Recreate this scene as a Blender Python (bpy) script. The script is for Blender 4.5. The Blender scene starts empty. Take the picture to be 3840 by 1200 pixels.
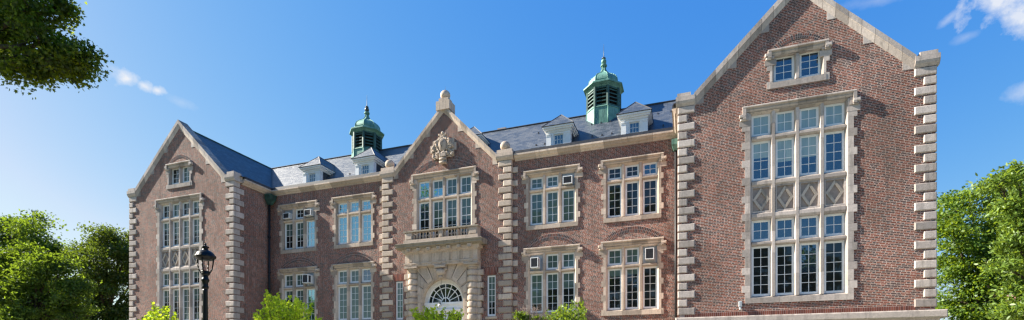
import bpy, bmesh, math, random
import numpy as np
from mathutils import Vector, Matrix

R = math.radians
col = bpy.context.scene.collection
sc = bpy.context.scene
rng = random.Random(7)

# ---------------------------------------------------------------- camera numbers
F_PX, YAW, YH, CX, EYE = 1878.9, .339, 1381.1, 1920., 1.65
CC, SS = math.cos(YAW), math.sin(YAW)
def at(u, v, zc):
    """photo measurement at a chosen distance -> world point"""
    xc = (u-CX)/F_PX*zc
    return Vector((CC*xc-SS*zc, SS*xc+CC*zc, EYE+(YH-v)/F_PX*zc))
def skydir(u, v):
    return (Vector((-SS, CC, 0))+Vector((CC, SS, 0))*((u-CX)/F_PX)+Vector((0, 0, 1))*((YH-v)/F_PX)).normalized()

# ---------------------------------------------------------------- materials
class NT:
    def __init__(s, name):
        s.m = bpy.data.materials.new(name); s.m.use_nodes = True
        s.t = s.m.node_tree; s.t.nodes.clear()
        s.out = s.n('ShaderNodeOutputMaterial')
    def n(s, kind, **kw):
        o = s.t.nodes.new(kind)
        for k, v in kw.items(): setattr(o, k, v)
        return o
    def set(s, sock, v):
        if hasattr(v, 'is_linked') or isinstance(v, bpy.types.NodeSocket): s.t.links.new(v, sock)
        else: sock.default_value = v
    def math(s, op, a, b=None, c=None, clamp=False):
        o = s.n('ShaderNodeMath', operation=op); o.use_clamp = clamp
        s.set(o.inputs[0], a)
        if b is not None: s.set(o.inputs[1], b)
        if c is not None: s.set(o.inputs[2], c)
        return o.outputs[0]
    def mix(s, f, a, b, blend='MIX'):
        o = s.n('ShaderNodeMix', data_type='RGBA', blend_type=blend)
        s.set(o.inputs[0], f); s.set(o.inputs[6], c4(a)); s.set(o.inputs[7], c4(b))
        return o.outputs[2]
    def coord(s, k='Object'):
        return s.n('ShaderNodeTexCoord').outputs[k]
    def xyz(s, v=None):
        o = s.n('ShaderNodeSeparateXYZ'); s.set(o.inputs[0], v if v is not None else s.coord())
        return o.outputs
    def comb(s, x, y, z):
        o = s.n('ShaderNodeCombineXYZ')
        for i, v in enumerate((x, y, z)): s.set(o.inputs[i], v)
        return o.outputs[0]
    def noise(s, vec, scale, detail=3, rough=.55):
        o = s.n('ShaderNodeTexNoise'); s.set(o.inputs['Vector'], vec)
        o.inputs['Scale'].default_value = scale; o.inputs['Detail'].default_value = detail
        o.inputs['Roughness'].default_value = rough
        return o.outputs[0]
    def ramp(s, f, a, b, x0, x1):
        o = s.n('ShaderNodeMapRange'); s.set(o.inputs[0], f)
        o.inputs[1].default_value = x0; o.inputs[2].default_value = x1
        o.inputs[3].default_value = a; o.inputs[4].default_value = b
        return o.outputs[0]
    def white(s, x, y):
        o = s.n('ShaderNodeTexWhiteNoise', noise_dimensions='2D'); s.set(o.inputs['Vector'], s.comb(x, y, 0.))
        return o.outputs[0]
    def island(s):
        return s.n('ShaderNodeNewGeometry').outputs['Random Per Island']
    def bump(s, h, strength, dist):
        o = s.n('ShaderNodeBump'); s.set(o.inputs['Height'], h)
        o.inputs['Strength'].default_value = strength; o.inputs['Distance'].default_value = dist
        return o.outputs[0]
    def principled(s, color, rough=.8, spec=.3, metal=0., normal=None, **kw):
        o = s.n('ShaderNodeBsdfPrincipled')
        s.set(o.inputs['Base Color'], c4(color)); s.set(o.inputs['Roughness'], rough)
        o.inputs['Specular IOR Level'].default_value = spec; o.inputs['Metallic'].default_value = metal
        if normal is not None: s.set(o.inputs['Normal'], normal)
        for k, v in kw.items(): s.set(o.inputs[k], v)
        s.t.links.new(o.outputs[0], s.out.inputs[0])
        return s.m
def c4(c):
    return (*c, 1.) if isinstance(c, (tuple, list)) and len(c) == 3 else c

def brick_mat(name, axis, red, dark, mortar, darkshare=.62):
    """Flemish bond: long red stretchers, dark burnt headers, pale joints."""
    t = NT(name); x, y, z = t.xyz()
    a = x if axis == 'x' else y
    row = t.math('FLOOR', t.math('DIVIDE', z, .0677))
    fz = t.math('FRACT', t.math('DIVIDE', z, .0677))
    p = t.math('ADD', t.math('DIVIDE', a, .333), t.math('MULTIPLY', t.math('MODULO', row, 2.), .5))
    p = t.math('ADD', p, t.math('MULTIPLY', t.white(row, 5.3), .34))       # hand-laid: perpends wander from course to course
    cell = t.math('FLOOR', p); f = t.math('FRACT', p)
    head = t.math('GREATER_THAN', f, .66)
    idx = t.math('ADD', t.math('MULTIPLY', cell, 2.), head)
    r1 = t.white(idx, row); r2 = t.white(t.math('ADD', idx, 31.7), t.math('ADD', row, 11.3))
    m1 = t.math('LESS_THAN', t.math('ABSOLUTE', t.math('SUBTRACT', f, .66)), .018)
    m2 = t.math('LESS_THAN', t.math('ABSOLUTE', t.math('SUBTRACT', f, .018)), .018)
    m3 = t.math('LESS_THAN', fz, .20)
    mort = t.math('MAXIMUM', m3, t.math('MAXIMUM', m1, m2))
    big = t.noise(t.coord(), .35, 4); mid = t.noise(t.coord(), 2.2, 3)
    redv = t.mix(r1, tuple(c*.7 for c in red), tuple(c*1.25 for c in red))
    redv = t.mix(t.math('MULTIPLY', t.math('GREATER_THAN', r2, .80), .85), redv, dark)
    darkv = t.mix(r1, tuple(c*.7 for c in dark), tuple(c*1.7 for c in dark))
    isd = t.math('MULTIPLY', head, t.math('LESS_THAN', r2, darkshare))
    c = t.mix(isd, redv, darkv)
    c = t.mix(mort, c, t.mix(t.ramp(t.noise(t.coord(), 5., 4, .6), 0., 1., .35, .65), tuple(v*.62 for v in mortar), tuple(v*1.1 for v in mortar)))
    c = t.mix(1., c, t.comb(*[t.ramp(big, .72, 1.22, .3, .7)]*3), 'MULTIPLY')
    c = t.mix(t.ramp(t.noise(t.coord(), .9, 5, .6), 0., .32, .45, .7), c, (.115, .085, .065))
    c = t.mix(t.ramp(mid, 0., .22, .5, .75), c, (.20, .075, .045))
    # rain streaks, taller than wide
    st = t.noise(t.comb(t.math('MULTIPLY', a, 2.6), t.math('MULTIPLY', z, .22), 0.), 1., 4, .6)
    c = t.mix(t.ramp(st, 0., .42, .54, .76), c, (.045, .035, .032))
    h = t.math('SUBTRACT', 1., mort)
    return t.principled(c, .85, .25, normal=t.bump(h, .25, .008))

def stone_mat(name, base, warm, grime=.5, vary=.36):
    t = NT(name); x, y, z = t.xyz(); co = t.coord()
    n1 = t.noise(co, 1.1, 5); n2 = t.noise(co, 14., 3)
    n3 = t.noise(t.comb(t.math('MULTIPLY', x, 5.), t.math('MULTIPLY', y, 5.), t.math('MULTIPLY', z, .7)), 1., 4, .65)
    i = t.island()
    c = t.mix(t.ramp(n1, 0., 1., .3, .7), base, warm)
    c = t.mix(1., c, t.comb(*[t.ramp(i, 1.-vary, 1.+vary*.7, 0, 1)]*3), 'MULTIPLY')
    c = t.mix(1., c, t.comb(*[t.ramp(n2, .88, 1.12, .3, .7)]*3), 'MULTIPLY')
    c = t.mix(t.ramp(n3, 0., grime, .52, .74), c, (.09, .08, .07))
    # weathering soot sits on faces that look up
    nz = t.xyz(t.n('ShaderNodeNewGeometry').outputs['Normal'])[2]
    up = t.math('MULTIPLY', t.ramp(nz, 0., .75, .15, .8), t.ramp(n3, .35, 1., .35, .65))
    c = t.mix(up, c, (.10, .09, .085))
    return t.principled(c, .88, .2, normal=t.bump(n2, .3, .01))

def slate_mat(name, axis, sz=.20):
    """slates in courses: u along the eaves, v up the slope (height based)"""
    t = NT(name); x, y, z = t.xyz()
    a = x if axis == 'x' else y
    v = t.math('DIVIDE', z, sz*.62)
    row = t.math('FLOOR', v); fv = t.math('FRACT', v)
    p = t.math('ADD', t.math('DIVIDE', a, .30), t.math('MULTIPLY', t.math('MODULO', row, 2.), .5))
    cell = t.math('FLOOR', p); f = t.math('FRACT', p)
    r = t.white(cell, row)
    gap = t.math('MAXIMUM', t.math('LESS_THAN', fv, .2), t.math('LESS_THAN', f, .05))
    c = t.mix(r, (.030, .044, .064), (.060, .076, .100))
    c = t.mix(t.ramp(t.noise(t.coord(), .8, 4), 0., .5, .4, .75), c, (.065, .078, .095))
    c = t.mix(gap, c, (.006, .009, .013))
    h = t.math('ADD', t.math('MULTIPLY', r, .5), t.math('SUBTRACT', 1., fv))
    return t.principled(c, t.ramp(r, .44, .62, 0, 1), .95, normal=t.bump(h, .35, .012))

def plain(name, c, rough=.6, spec=.4, metal=0., var=.12, scale=6., bump=0.):
    t = NT(name); n = t.noise(t.coord(), scale, 4)
    cc = t.mix(1., c, t.comb(*[t.ramp(n, 1-var, 1+var, .3, .7)]*3), 'MULTIPLY')
    nm = t.bump(n, bump, .01) if bump else None
    return t.principled(cc, rough, spec, metal, normal=nm)

def copper_mat(name, a, b, streak):
    t = NT(name); x, y, z = t.xyz()
    n1 = t.noise(t.coord(), 2.5, 5); i = t.island()
    n3 = t.noise(t.comb(t.math('MULTIPLY', x, 6.), t.math('MULTIPLY', y, 6.), t.math('MULTIPLY', z, .9)), 1., 4, .65)
    c = t.mix(t.ramp(n1, 0, 1, .35, .65), a, b)
    c = t.mix(t.ramp(n3, 0, .75, .5, .7), c, streak)
    return t.principled(c, .55, .4, .15, normal=t.bump(n1, .25, .02))

def glass_mat(name, back, refl=.22, tint=(.8, .95, 1.), fold=0.):
    """closed casement glass: what hangs behind it, under a wavy reflecting pane"""
    t = NT(name); co = t.coord()
    i = t.island()
    x, y, z = t.xyz()
    n = t.noise(co, 1.7, 2)
    b = t.mix(1., back, t.comb(*[t.ramp(i, .55, 1.4, 0, 1)]*3), 'MULTIPLY')
    if fold:
        w = t.noise(t.comb(t.math('MULTIPLY', x, 9.), t.math('MULTIPLY', y, 9.), t.math('MULTIPLY', z, .5)), 1., 3)
        b = t.mix(1., b, t.comb(*[t.ramp(w, 1-fold, 1+fold, .3, .7)]*3), 'MULTIPLY')
    d = t.n('ShaderNodeBsdfPrincipled'); t.set(d.inputs['Base Color'], b); d.inputs['Roughness'].default_value = .6
    d.inputs['Specular IOR Level'].default_value = .1
    g = t.n('ShaderNodeBsdfGlossy'); g.inputs['Color'].default_value = c4(tint); g.inputs['Roughness'].default_value = .015
    t.set(g.inputs['Normal'], t.bump(n, .18, .02))
    lw = t.n('ShaderNodeFresnel'); lw.inputs['IOR'].default_value = 1.5
    fac = t.math('ADD', t.math('MULTIPLY', lw.outputs[0], 1.1), refl-.04, clamp=True)
    m = t.n('ShaderNodeMixShader'); t.set(m.inputs[0], fac)
    t.t.links.new(d.outputs[0], m.inputs[1]); t.t.links.new(g.outputs[0], m.inputs[2])
    t.t.links.new(m.outputs[0], t.out.inputs[0])
    return t.m

def leaf_mat(name, a, b, trans, tfac=.45, gloss=.08):
    t = NT(name); i = t.island()
    big = t.noise(t.coord(), .6, 3)
    c = t.mix(i, a, b)
    c = t.mix(1., c, t.comb(*[t.ramp(big, .75, 1.2, .3, .7)]*3), 'MULTIPLY')
    d = t.n('ShaderNodeBsdfDiffuse'); t.set(d.inputs[0], c)
    tr = t.n('ShaderNodeBsdfTranslucent'); t.set(tr.inputs[0], t.mix(1., c4(trans), t.comb(*[t.ramp(i, .6, 1.3, 0, 1)]*3), 'MULTIPLY'))
    m = t.n('ShaderNodeMixShader'); m.inputs[0].default_value = tfac
    t.t.links.new(d.outputs[0], m.inputs[1]); t.t.links.new(tr.outputs[0], m.inputs[2])
    g = t.n('ShaderNodeBsdfGlossy'); g.inputs['Roughness'].default_value = .5; g.inputs['Color'].default_value = (.6, .65, .6, 1)
    m2 = t.n('ShaderNodeMixShader'); m2.inputs[0].default_value = gloss
    t.t.links.new(m.outputs[0], m2.inputs[1]); t.t.links.new(g.outputs[0], m2.inputs[2])
    t.t.links.new(m2.outputs[0], t.out.inputs[0])
    return t.m

M = {}
RED, DARK, MORT = (.205, .064, .040), (.064, .049, .048), (.69, .53, .455)
M['brick_x'] = brick_mat('brick front', 'x', RED, DARK, MORT)
M['brick_y'] = brick_mat('brick side', 'y', RED, DARK, MORT)
M['joint'] = plain('mortar', (.40, .325, .29), .9, .1, var=.2)
t = NT('arch brick'); i = t.island()
M['arch_brick'] = t.principled(t.mix(t.math('GREATER_THAN', i, .45), t.mix(i, (.05, .04, .04), (.09, .06, .055)), t.mix(i, (.10, .045, .03), (.20, .075, .05))), .85, .25)
t = NT('red arch brick'); i = t.island()
M['red_brick'] = t.principled(t.mix(i, (.11, .04, .03), (.26, .09, .06)), .85, .25)
M['stone_w'] = stone_mat('grey limestone', (.45, .39, .355), (.51, .435, .38), .5)
M['stone_m'] = stone_mat('cream limestone', (.53, .43, .355), (.57, .46, .365), .4)
M['stone_p'] = stone_mat('weathered cream limestone', (.50, .41, .335), (.55, .44, .345), .6, .18)
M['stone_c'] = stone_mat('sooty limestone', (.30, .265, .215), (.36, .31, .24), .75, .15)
M['panel'] = stone_mat('pink panel stone', (.31, .255, .225), (.36, .295, .255), .3)
M['panel_bar'] = stone_mat('panel moulding stone', (.39, .34, .29), (.43, .37, .31), .4)
M['slate_x'] = slate_mat('slate facing front', 'x')
M['slate_y'] = slate_mat('slate facing side', 'y')
M['slate_wall'] = plain('slate cheek', (.05, .055, .065), .6, .4, var=.25)
M['lead'] = plain('dark sheet metal', (.045, .045, .05), .5, .5, .3, var=.3)
M['copper'] = copper_mat('green copper', (.095, .225, .175), (.165, .335, .27), (.05, .12, .10))
M['copper_dark'] = copper_mat('dark copper', (.026, .068, .060), (.050, .125, .10), (.014, .030, .028))
M['bronze'] = plain('dark bronze', (.06, .07, .06), .5, .5, .4, var=.3)
M['white'] = plain('white paint', (.82, .82, .81), .5, .35, var=.05)
M['creamw'] = plain('cream paint', (.72, .70, .66), .55, .3, var=.06)
M['board'] = plain('grey infill board', (.36, .39, .42), .6, .3, var=.06)
M['grille'] = plain('black grille', (.034, .037, .043), .6, .3, var=.2, scale=30)
M['iron'] = plain('black iron', (.005, .0055, .006), .36, .25, .0, var=.2)
M['pipe'] = plain('black downpipe', (.014, .014, .015), .5, .4, var=.3)
M['lens'] = plain('milk glass', (.62, .61, .57), .35, .5, var=.03)
M['g_dark'] = glass_mat('glass before dark room', (.010, .012, .012), .05)
M['g_blind'] = glass_mat('glass before green blind', (.075, .115, .10), .06, fold=.18)
M['g_pale'] = glass_mat('glass before pale blind', (.27, .36, .345), .08, fold=.12)
M['g_sky'] = glass_mat('mirror-like glass', (.02, .05, .07), .42, (.55, .92, 1.))
M['g_blue'] = glass_mat('blue reflecting glass', (.015, .03, .05), .16, (.72, .9, 1.))
M['bark'] = plain('bark', (.085, .065, .05), .9, .1, var=.35, scale=12, bump=.5)
M['twig'] = plain('grey twig', (.26, .20, .17), .9, .1, var=.3, scale=12)
M['leaf_maple'] = leaf_mat('maple leaf', (.014, .030, .007), (.036, .064, .013), (.42, .52, .02), .38, .03)
M['leaf_dark'] = leaf_mat('dark leaf', (.026, .052, .010), (.072, .112, .019), (.19, .26, .015), .38, .04)
M['leaf_mid'] = leaf_mat('mid leaf', (.028, .066, .011), (.098, .165, .020), (.26, .37, .02), .40, .04)
M['leaf_young'] = leaf_mat('young leaf', (.26, .40, .012), (.42, .56, .04), (.62, .76, .03), .48, .04)
M['leaf_bright'] = leaf_mat('bright leaf', (.042, .095, .012), (.135, .215, .025), (.32, .43, .02), .42, .04)
M['leaf_pale'] = leaf_mat('pale leaf', (.075, .14, .016), (.16, .245, .035), (.32, .43, .03), .4, .05)

# ---------------------------------------------------------------- mesh builder
class MB:
    def __init__(s): s.v = []; s.f = []; s.m = []; s.mats = []; s.smooth = []
    def mi(s, mat):
        if mat not in s.mats: s.mats.append(mat)
        return s.mats.index(mat)
    def add(s, vs, fs, mat, smooth=False):
        o = len(s.v); s.v += [tuple(v) for v in vs]; k = s.mi(mat)
        for f in fs: s.f.append(tuple(o+i for i in f)); s.m.append(k); s.smooth.append(smooth)
    def box(s, x0, x1, y0, y1, z0, z1, mat):
        vs = [(x0, y0, z0), (x1, y0, z0), (x1, y1, z0), (x0, y1, z0), (x0, y0, z1), (x1, y0, z1), (x1, y1, z1), (x0, y1, z1)]
        s.add(vs, [(0, 3, 2, 1), (4, 5, 6, 7), (0, 1, 5, 4), (1, 2, 6, 5), (2, 3, 7, 6), (3, 0, 4, 7)], mat)
    def cbox(s, x0, x1, y0, y1, z0, z1, mat, c=.03, left=True, right=True):
        """block whose front (low y) arrises are chamfered"""
        l = c if left else 0; r = c if right else 0
        vs = [(x0+l, y0, z0+c), (x1-r, y0, z0+c), (x1-r, y0, z1-c), (x0+l, y0, z1-c),
              (x0, y0+c, z0), (x1, y0+c, z0), (x1, y0+c, z1), (x0, y0+c, z1),
              (x0, y1, z0), (x1, y1, z0), (x1, y1, z1), (x0, y1, z1)]
        fs = [(0, 1, 2, 3)]
        for k in range(4):
            n = (k+1) % 4; fs += [(4+k, 4+n, n, k), (8+k, 8+n, 4+n, 4+k)]
        fs.append((11, 10, 9, 8)); s.add(vs, fs, mat)
    def prism(s, poly, y0, y1, mat):
        """poly in (x,z), extruded along y"""
        n = len(poly)
        a = sum(poly[i][0]*poly[(i+1) % n][1]-poly[(i+1) % n][0]*poly[i][1] for i in range(n))
        if a < 0: poly = poly[::-1]
        vs = [(x, y0, z) for x, z in poly]+[(x, y1, z) for x, z in poly]
        fs = [tuple(range(n)), tuple(range(2*n-1, n-1, -1))]
        fs += [(n+i, n+(i+1) % n, (i+1) % n, i) for i in range(n)]
        s.add(vs, fs, mat)
    def sweep(s, p0, p1, sect, up, mat):
        """extrude a section [(a,b)] along p0->p1; a along 'out' (-y), b along up"""
        out = Vector((0, -1, 0)); up = Vector(up); n = len(sect)
        vs = [Vector(p)+out*a+up*b for p in (p0, p1) for a, b in sect]
        fs = [tuple(range(n)), tuple(range(2*n-1, n-1, -1))]+[(n+i, n+(i+1) % n, (i+1) % n, i) for i in range(n)]
        s.add(vs, fs, mat)
    def hexa(s, pts, mat):
        s.add(pts, [(0, 3, 2, 1), (4, 5, 6, 7), (0, 1, 5, 4), (1, 2, 6, 5), (2, 3, 7, 6), (3, 0, 4, 7)], mat)
    def lathe(s, c, prof, n, mat, rot=0., smooth=True, sx=1., sy=1.):
        vs = []; fs = []
        for r, z in prof:
            for k in range(n):
                a = rot+2*math.pi*k/n
                vs.append((c[0]+r*math.cos(a)*sx, c[1]+r*math.sin(a)*sy, c[2]+z))
        m = len(prof)
        for j in range(m-1):
            for k in range(n):
                l = (k+1) % n
                fs.append((j*n+k, j*n+l, (j+1)*n+l, (j+1)*n+k))
        fs.append(tuple(range(n-1, -1, -1))); fs.append(tuple((m-1)*n+k for k in range(n)))
        s.add(vs, fs, mat, smooth)
    def sphere(s, c, r, mat, n=20, sx=1., sy=1., sz=1.):
        prof = [(max(r*math.sin(math.pi*j/(n//2)), 1e-4), -r*math.cos(math.pi*j/(n//2))*sz) for j in range(n//2+1)]
        s.lathe(c, prof, n, mat, 0., True, sx, sy)
    def tube(s, p0, p1, r0, r1, n, mat, smooth=True):
        p0 = Vector(p0); p1 = Vector(p1); d = (p1-p0)
        if d.length < 1e-6: return
        d.normalize(); a = d.orthogonal().normalized(); b = d.cross(a)
        vs = [p+a*(r*math.cos(2*math.pi*k/n))+b*(r*math.sin(2*math.pi*k/n)) for p, r in ((p0, r0), (p1, r1)) for k in range(n)]
        fs = [(k, (k+1) % n, n+(k+1) % n, n+k) for k in range(n)]+[tuple(range(n-1, -1, -1)), tuple(range(n, 2*n))]
        s.add(vs, fs, mat, smooth)
    def clipped(s, x0, x1, z0, z1, halfs, y, mat, flip=False, axis='x'):
        """rectangle in a wall plane clipped by half planes a*x+b*z<=c"""
        p = [(x0, z0), (x1, z0), (x1, z1), (x0, z1)]
        for a, b, c in halfs:
            q = []
            for i in range(len(p)):
                u, w = p[i], p[(i+1) % len(p)]
                du = a*u[0]+b*u[1]-c; dw = a*w[0]+b*w[1]-c
                if du <= 0: q.append(u)
                if du*dw < 0:
                    k = du/(du-dw); q.append((u[0]+(w[0]-u[0])*k, u[1]+(w[1]-u[1])*k))
            p = q
            if len(p) < 3: return
        if flip: p = p[::-1]
        vs = [(x, y, z) for x, z in p] if axis == 'x' else [(y, x, z) for x, z in p]
        s.add(vs, [tuple(range(len(p)))], mat)
    def build(s, name, parent=None, label=None, loc=None):
        me = bpy.data.meshes.new(name)
        me.from_pydata(s.v, [], s.f)
        for m in s.mats: me.materials.append(m)
        me.polygons.foreach_set('material_index', s.m); me.polygons.foreach_set('use_smooth', s.smooth)
        me.update(); o = bpy.data.objects.new(name, me); col.objects.link(o)
        if loc is not None: o.location = loc
        if parent is not None: child(o, parent)
        if label: o['label'] = label
        return o
def child(o, parent):
    o.parent = parent
    b = Vector(parent.get('base', (0, 0, 0)))
    o.matrix_parent_inverse = Matrix.Translation(-b)
def empty(name, label, cat, base, group=None):
    o = bpy.data.objects.new(name, None); col.objects.link(o)
    o.location = base; o['base'] = tuple(base); o['label'] = label; o['category'] = cat
    o.empty_display_size = .3
    if group: o['group'] = group
    return o
def tag(o, label=None, cat=None, group=None, kind=None):
    for k, v in (('label', label), ('category', cat), ('group', group), ('kind', kind)):
        if v: o[k] = v
    return o
def wall_sheet(mb, x0, x1, z0, z1, holes, halfs, y, mat, flip=False, axis='x'):
    xs = sorted({x0, x1, *[h[0] for h in holes], *[h[1] for h in holes]})
    zs = sorted({z0, z1, *[h[2] for h in holes], *[h[3] for h in holes]})
    for i in range(len(xs)-1):
        for j in range(len(zs)-1):
            cx, cz = (xs[i]+xs[i+1])/2, (zs[j]+zs[j+1])/2
            if any(h[0] < cx < h[1] and h[2] < cz < h[3] for h in holes): continue
            mb.clipped(xs[i], xs[i+1], zs[j], zs[j+1], halfs, y, mat, flip, axis)

# ================================================================ SETTING
g = MB(); g.add([(-600, -400, 0), (600, -400, 0), (600, 900, 0), (-600, 900, 0)], [(0, 1, 2, 3)], None)
t = NT('lawn'); n = t.noise(t.coord(), 1.5, 6); n2 = t.noise(t.coord(), 40., 3)
M['lawn'] = t.principled(t.mix(n2, t.mix(n, (.05, .085, .02), (.08, .12, .03)), (.035, .06, .015)), .95, .1, normal=t.bump(n2, .6, .05))
g.mats = [M['lawn']]
tag(g.build('ground'), 'mown green lawn in front of the brick building', 'lawn', kind='structure')
t = NT('paving'); br = t.n('ShaderNodeTexBrick'); t.set(br.inputs['Vector'], t.coord())
br.inputs['Scale'].default_value = 1.; br.inputs['Color1'].default_value = (.36, .33, .29, 1); br.inputs['Color2'].default_value = (.42, .39, .34, 1)
br.inputs['Mortar'].default_value = (.2, .19, .17, 1); br.inputs['Mortar Size'].default_value = .012
br.inputs['Brick Width'].default_value = .9; br.inputs['Row Height'].default_value = .6
M['pave'] = t.principled(br.outputs[0], .9, .2)
p = MB(); p.add([(-60, 5.2, .004), (40, 5.2, .004), (40, 21.4, .004), (-60, 21.4, .004)], [(0, 1, 2, 3)], M['pave'])  # out of view: pale paving made this wide to bounce sunlight onto the facade
p.add([(-15.5, 21.4, .004), (-12, 21.4, .004), (-12, 24.6, .004), (-15.5, 24.6, .004)], [(0, 1, 2, 3)], M['pave'])
tag(p.build('bounce_plaza'), 'pale stone plaza, unseen, widened to bounce sunlight onto the facade', 'bounce_plaza', kind='structure')

# ================================================================ THE BUILDING
AX = -13.76
BASE = (AX, 24., 0.)
bld = empty('brick_building', 'long red brick college building with pale stone trim, slate roofs and two green cupolas', 'building', BASE)
FY, MY, PY = 24., 27., 26.8
RW, LW = 4.34, -31.85            # wing centre lines
HW = 4.81                        # half width of a wing
RIDGE = 17.78

def rake_half(xc, top, slope, drop=0.):
    # |x-xc|*slope + z <= top-drop
    return [(slope, 1, top-drop+slope*xc), (-slope, 1, top-drop-slope*xc)]

# ---------------------------------------------------------------- windows
def light_frame(mb, x0, x1, z0, z1, y, cols, rows, mat, fw=.06, sill=.10, mid=None):
    mb.box(x0, x0+fw, y, y+.08, z0, z1, mat); mb.box(x1-fw, x1, y, y+.08, z0, z1, mat)
    mb.box(x0+fw, x1-fw, y, y+.08, z1-fw, z1, mat); mb.box(x0+fw, x1-fw, y-.012, y+.08, z0, z0+sill, mat)
    a0, a1, b0, b1 = x0+fw, x1-fw, z0+sill, z1-fw
    fz = .028; i0, i1, j0, j1 = a0+fz, a1-fz, b0+fz, b1-fz
    for q in ((a0, i0, b0, b1), (i1, a1, b0, b1), (i0, i1, b0, j0), (i0, i1, j1, b1)):
        mb.box(q[0], q[1], y+.026, y+.07, q[2], q[3], mat)
    for k in range(1, cols):
        x = i0+(i1-i0)*k/cols; mb.box(x-.011, x+.011, y+.032, y+.062, j0, j1, mat)
    for k in range(1, rows):
        z = j0+(j1-j0)*k/rows; w = .022 if k == mid else .0105
        mb.box(i0, i1, y+.034, y+.060, z-w, z+w, mat)
    return i0, i1, j0, j1
def glazing(mb, i0, i1, j0, j1, y, style):
    """style: list of (fraction from the top, material)"""
    z = j1
    for k, (fr, m) in enumerate(style):
        zn = j1-(j1-j0)*fr
        mb.add([(i0, y, zn), (i1, y, zn), (i1, y, z), (i0, y, z)], [(0, 1, 2, 3)], M[m]); z = zn

def hood(mb, xc, half, top, stop, stopb, y, mat):
    """hood mould: stepped label with dropped ends and return stops"""
    n = 4; L = 2*half
    for k in range(n):                                  # jointed lengths
        a = xc-half+L*k/n+(.004 if k else 0); b = xc-half+L*(k+1)/n-(.004 if k < n-1 else 0)
        sect = [(-.05, 0), (.13, -.015), (.15, -.045), (.15, -.085), (.07, -.115), (.065, -.165), (.09, -.185), (.05, -.25), (.0, -.27), (.0, -.30), (-.05, -.30)]
        mb.sweep((a, y, top), (b, y, top), sect, (0, 0, 1), mat)
    for sgn in (-1, 1):
        xo = xc+sgn*half; xi = xc+sgn*(half-.13); xj = xc+sgn*(half-.24)
        a, b = sorted((xo, xi)); mb.box(a+.001, b, y-.145, y+.05, stopb+.14, top-.10, mat)
        a, b = sorted((xi, xj)); mb.box(a, b, y-.085, y+.05, stopb+.10, top-.29, mat)
        xs = xc+sgn*stop; a, b = sorted((xs, xi))
        mb.cbox(a, b, y-.148, y+.04, stopb+.19, stopb+.34, mat, .03)
        a, b = sorted((xs-sgn*.04, xi)); mb.cbox(a, b, y-.11, y+.04, stopb+.08, stopb+.19, mat, .03)
        a, b = sorted((xs, xc+sgn*(half-.33))); mb.box(a, b, y-.04, y+.04, stopb-.16, stopb+.08, mat)

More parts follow.
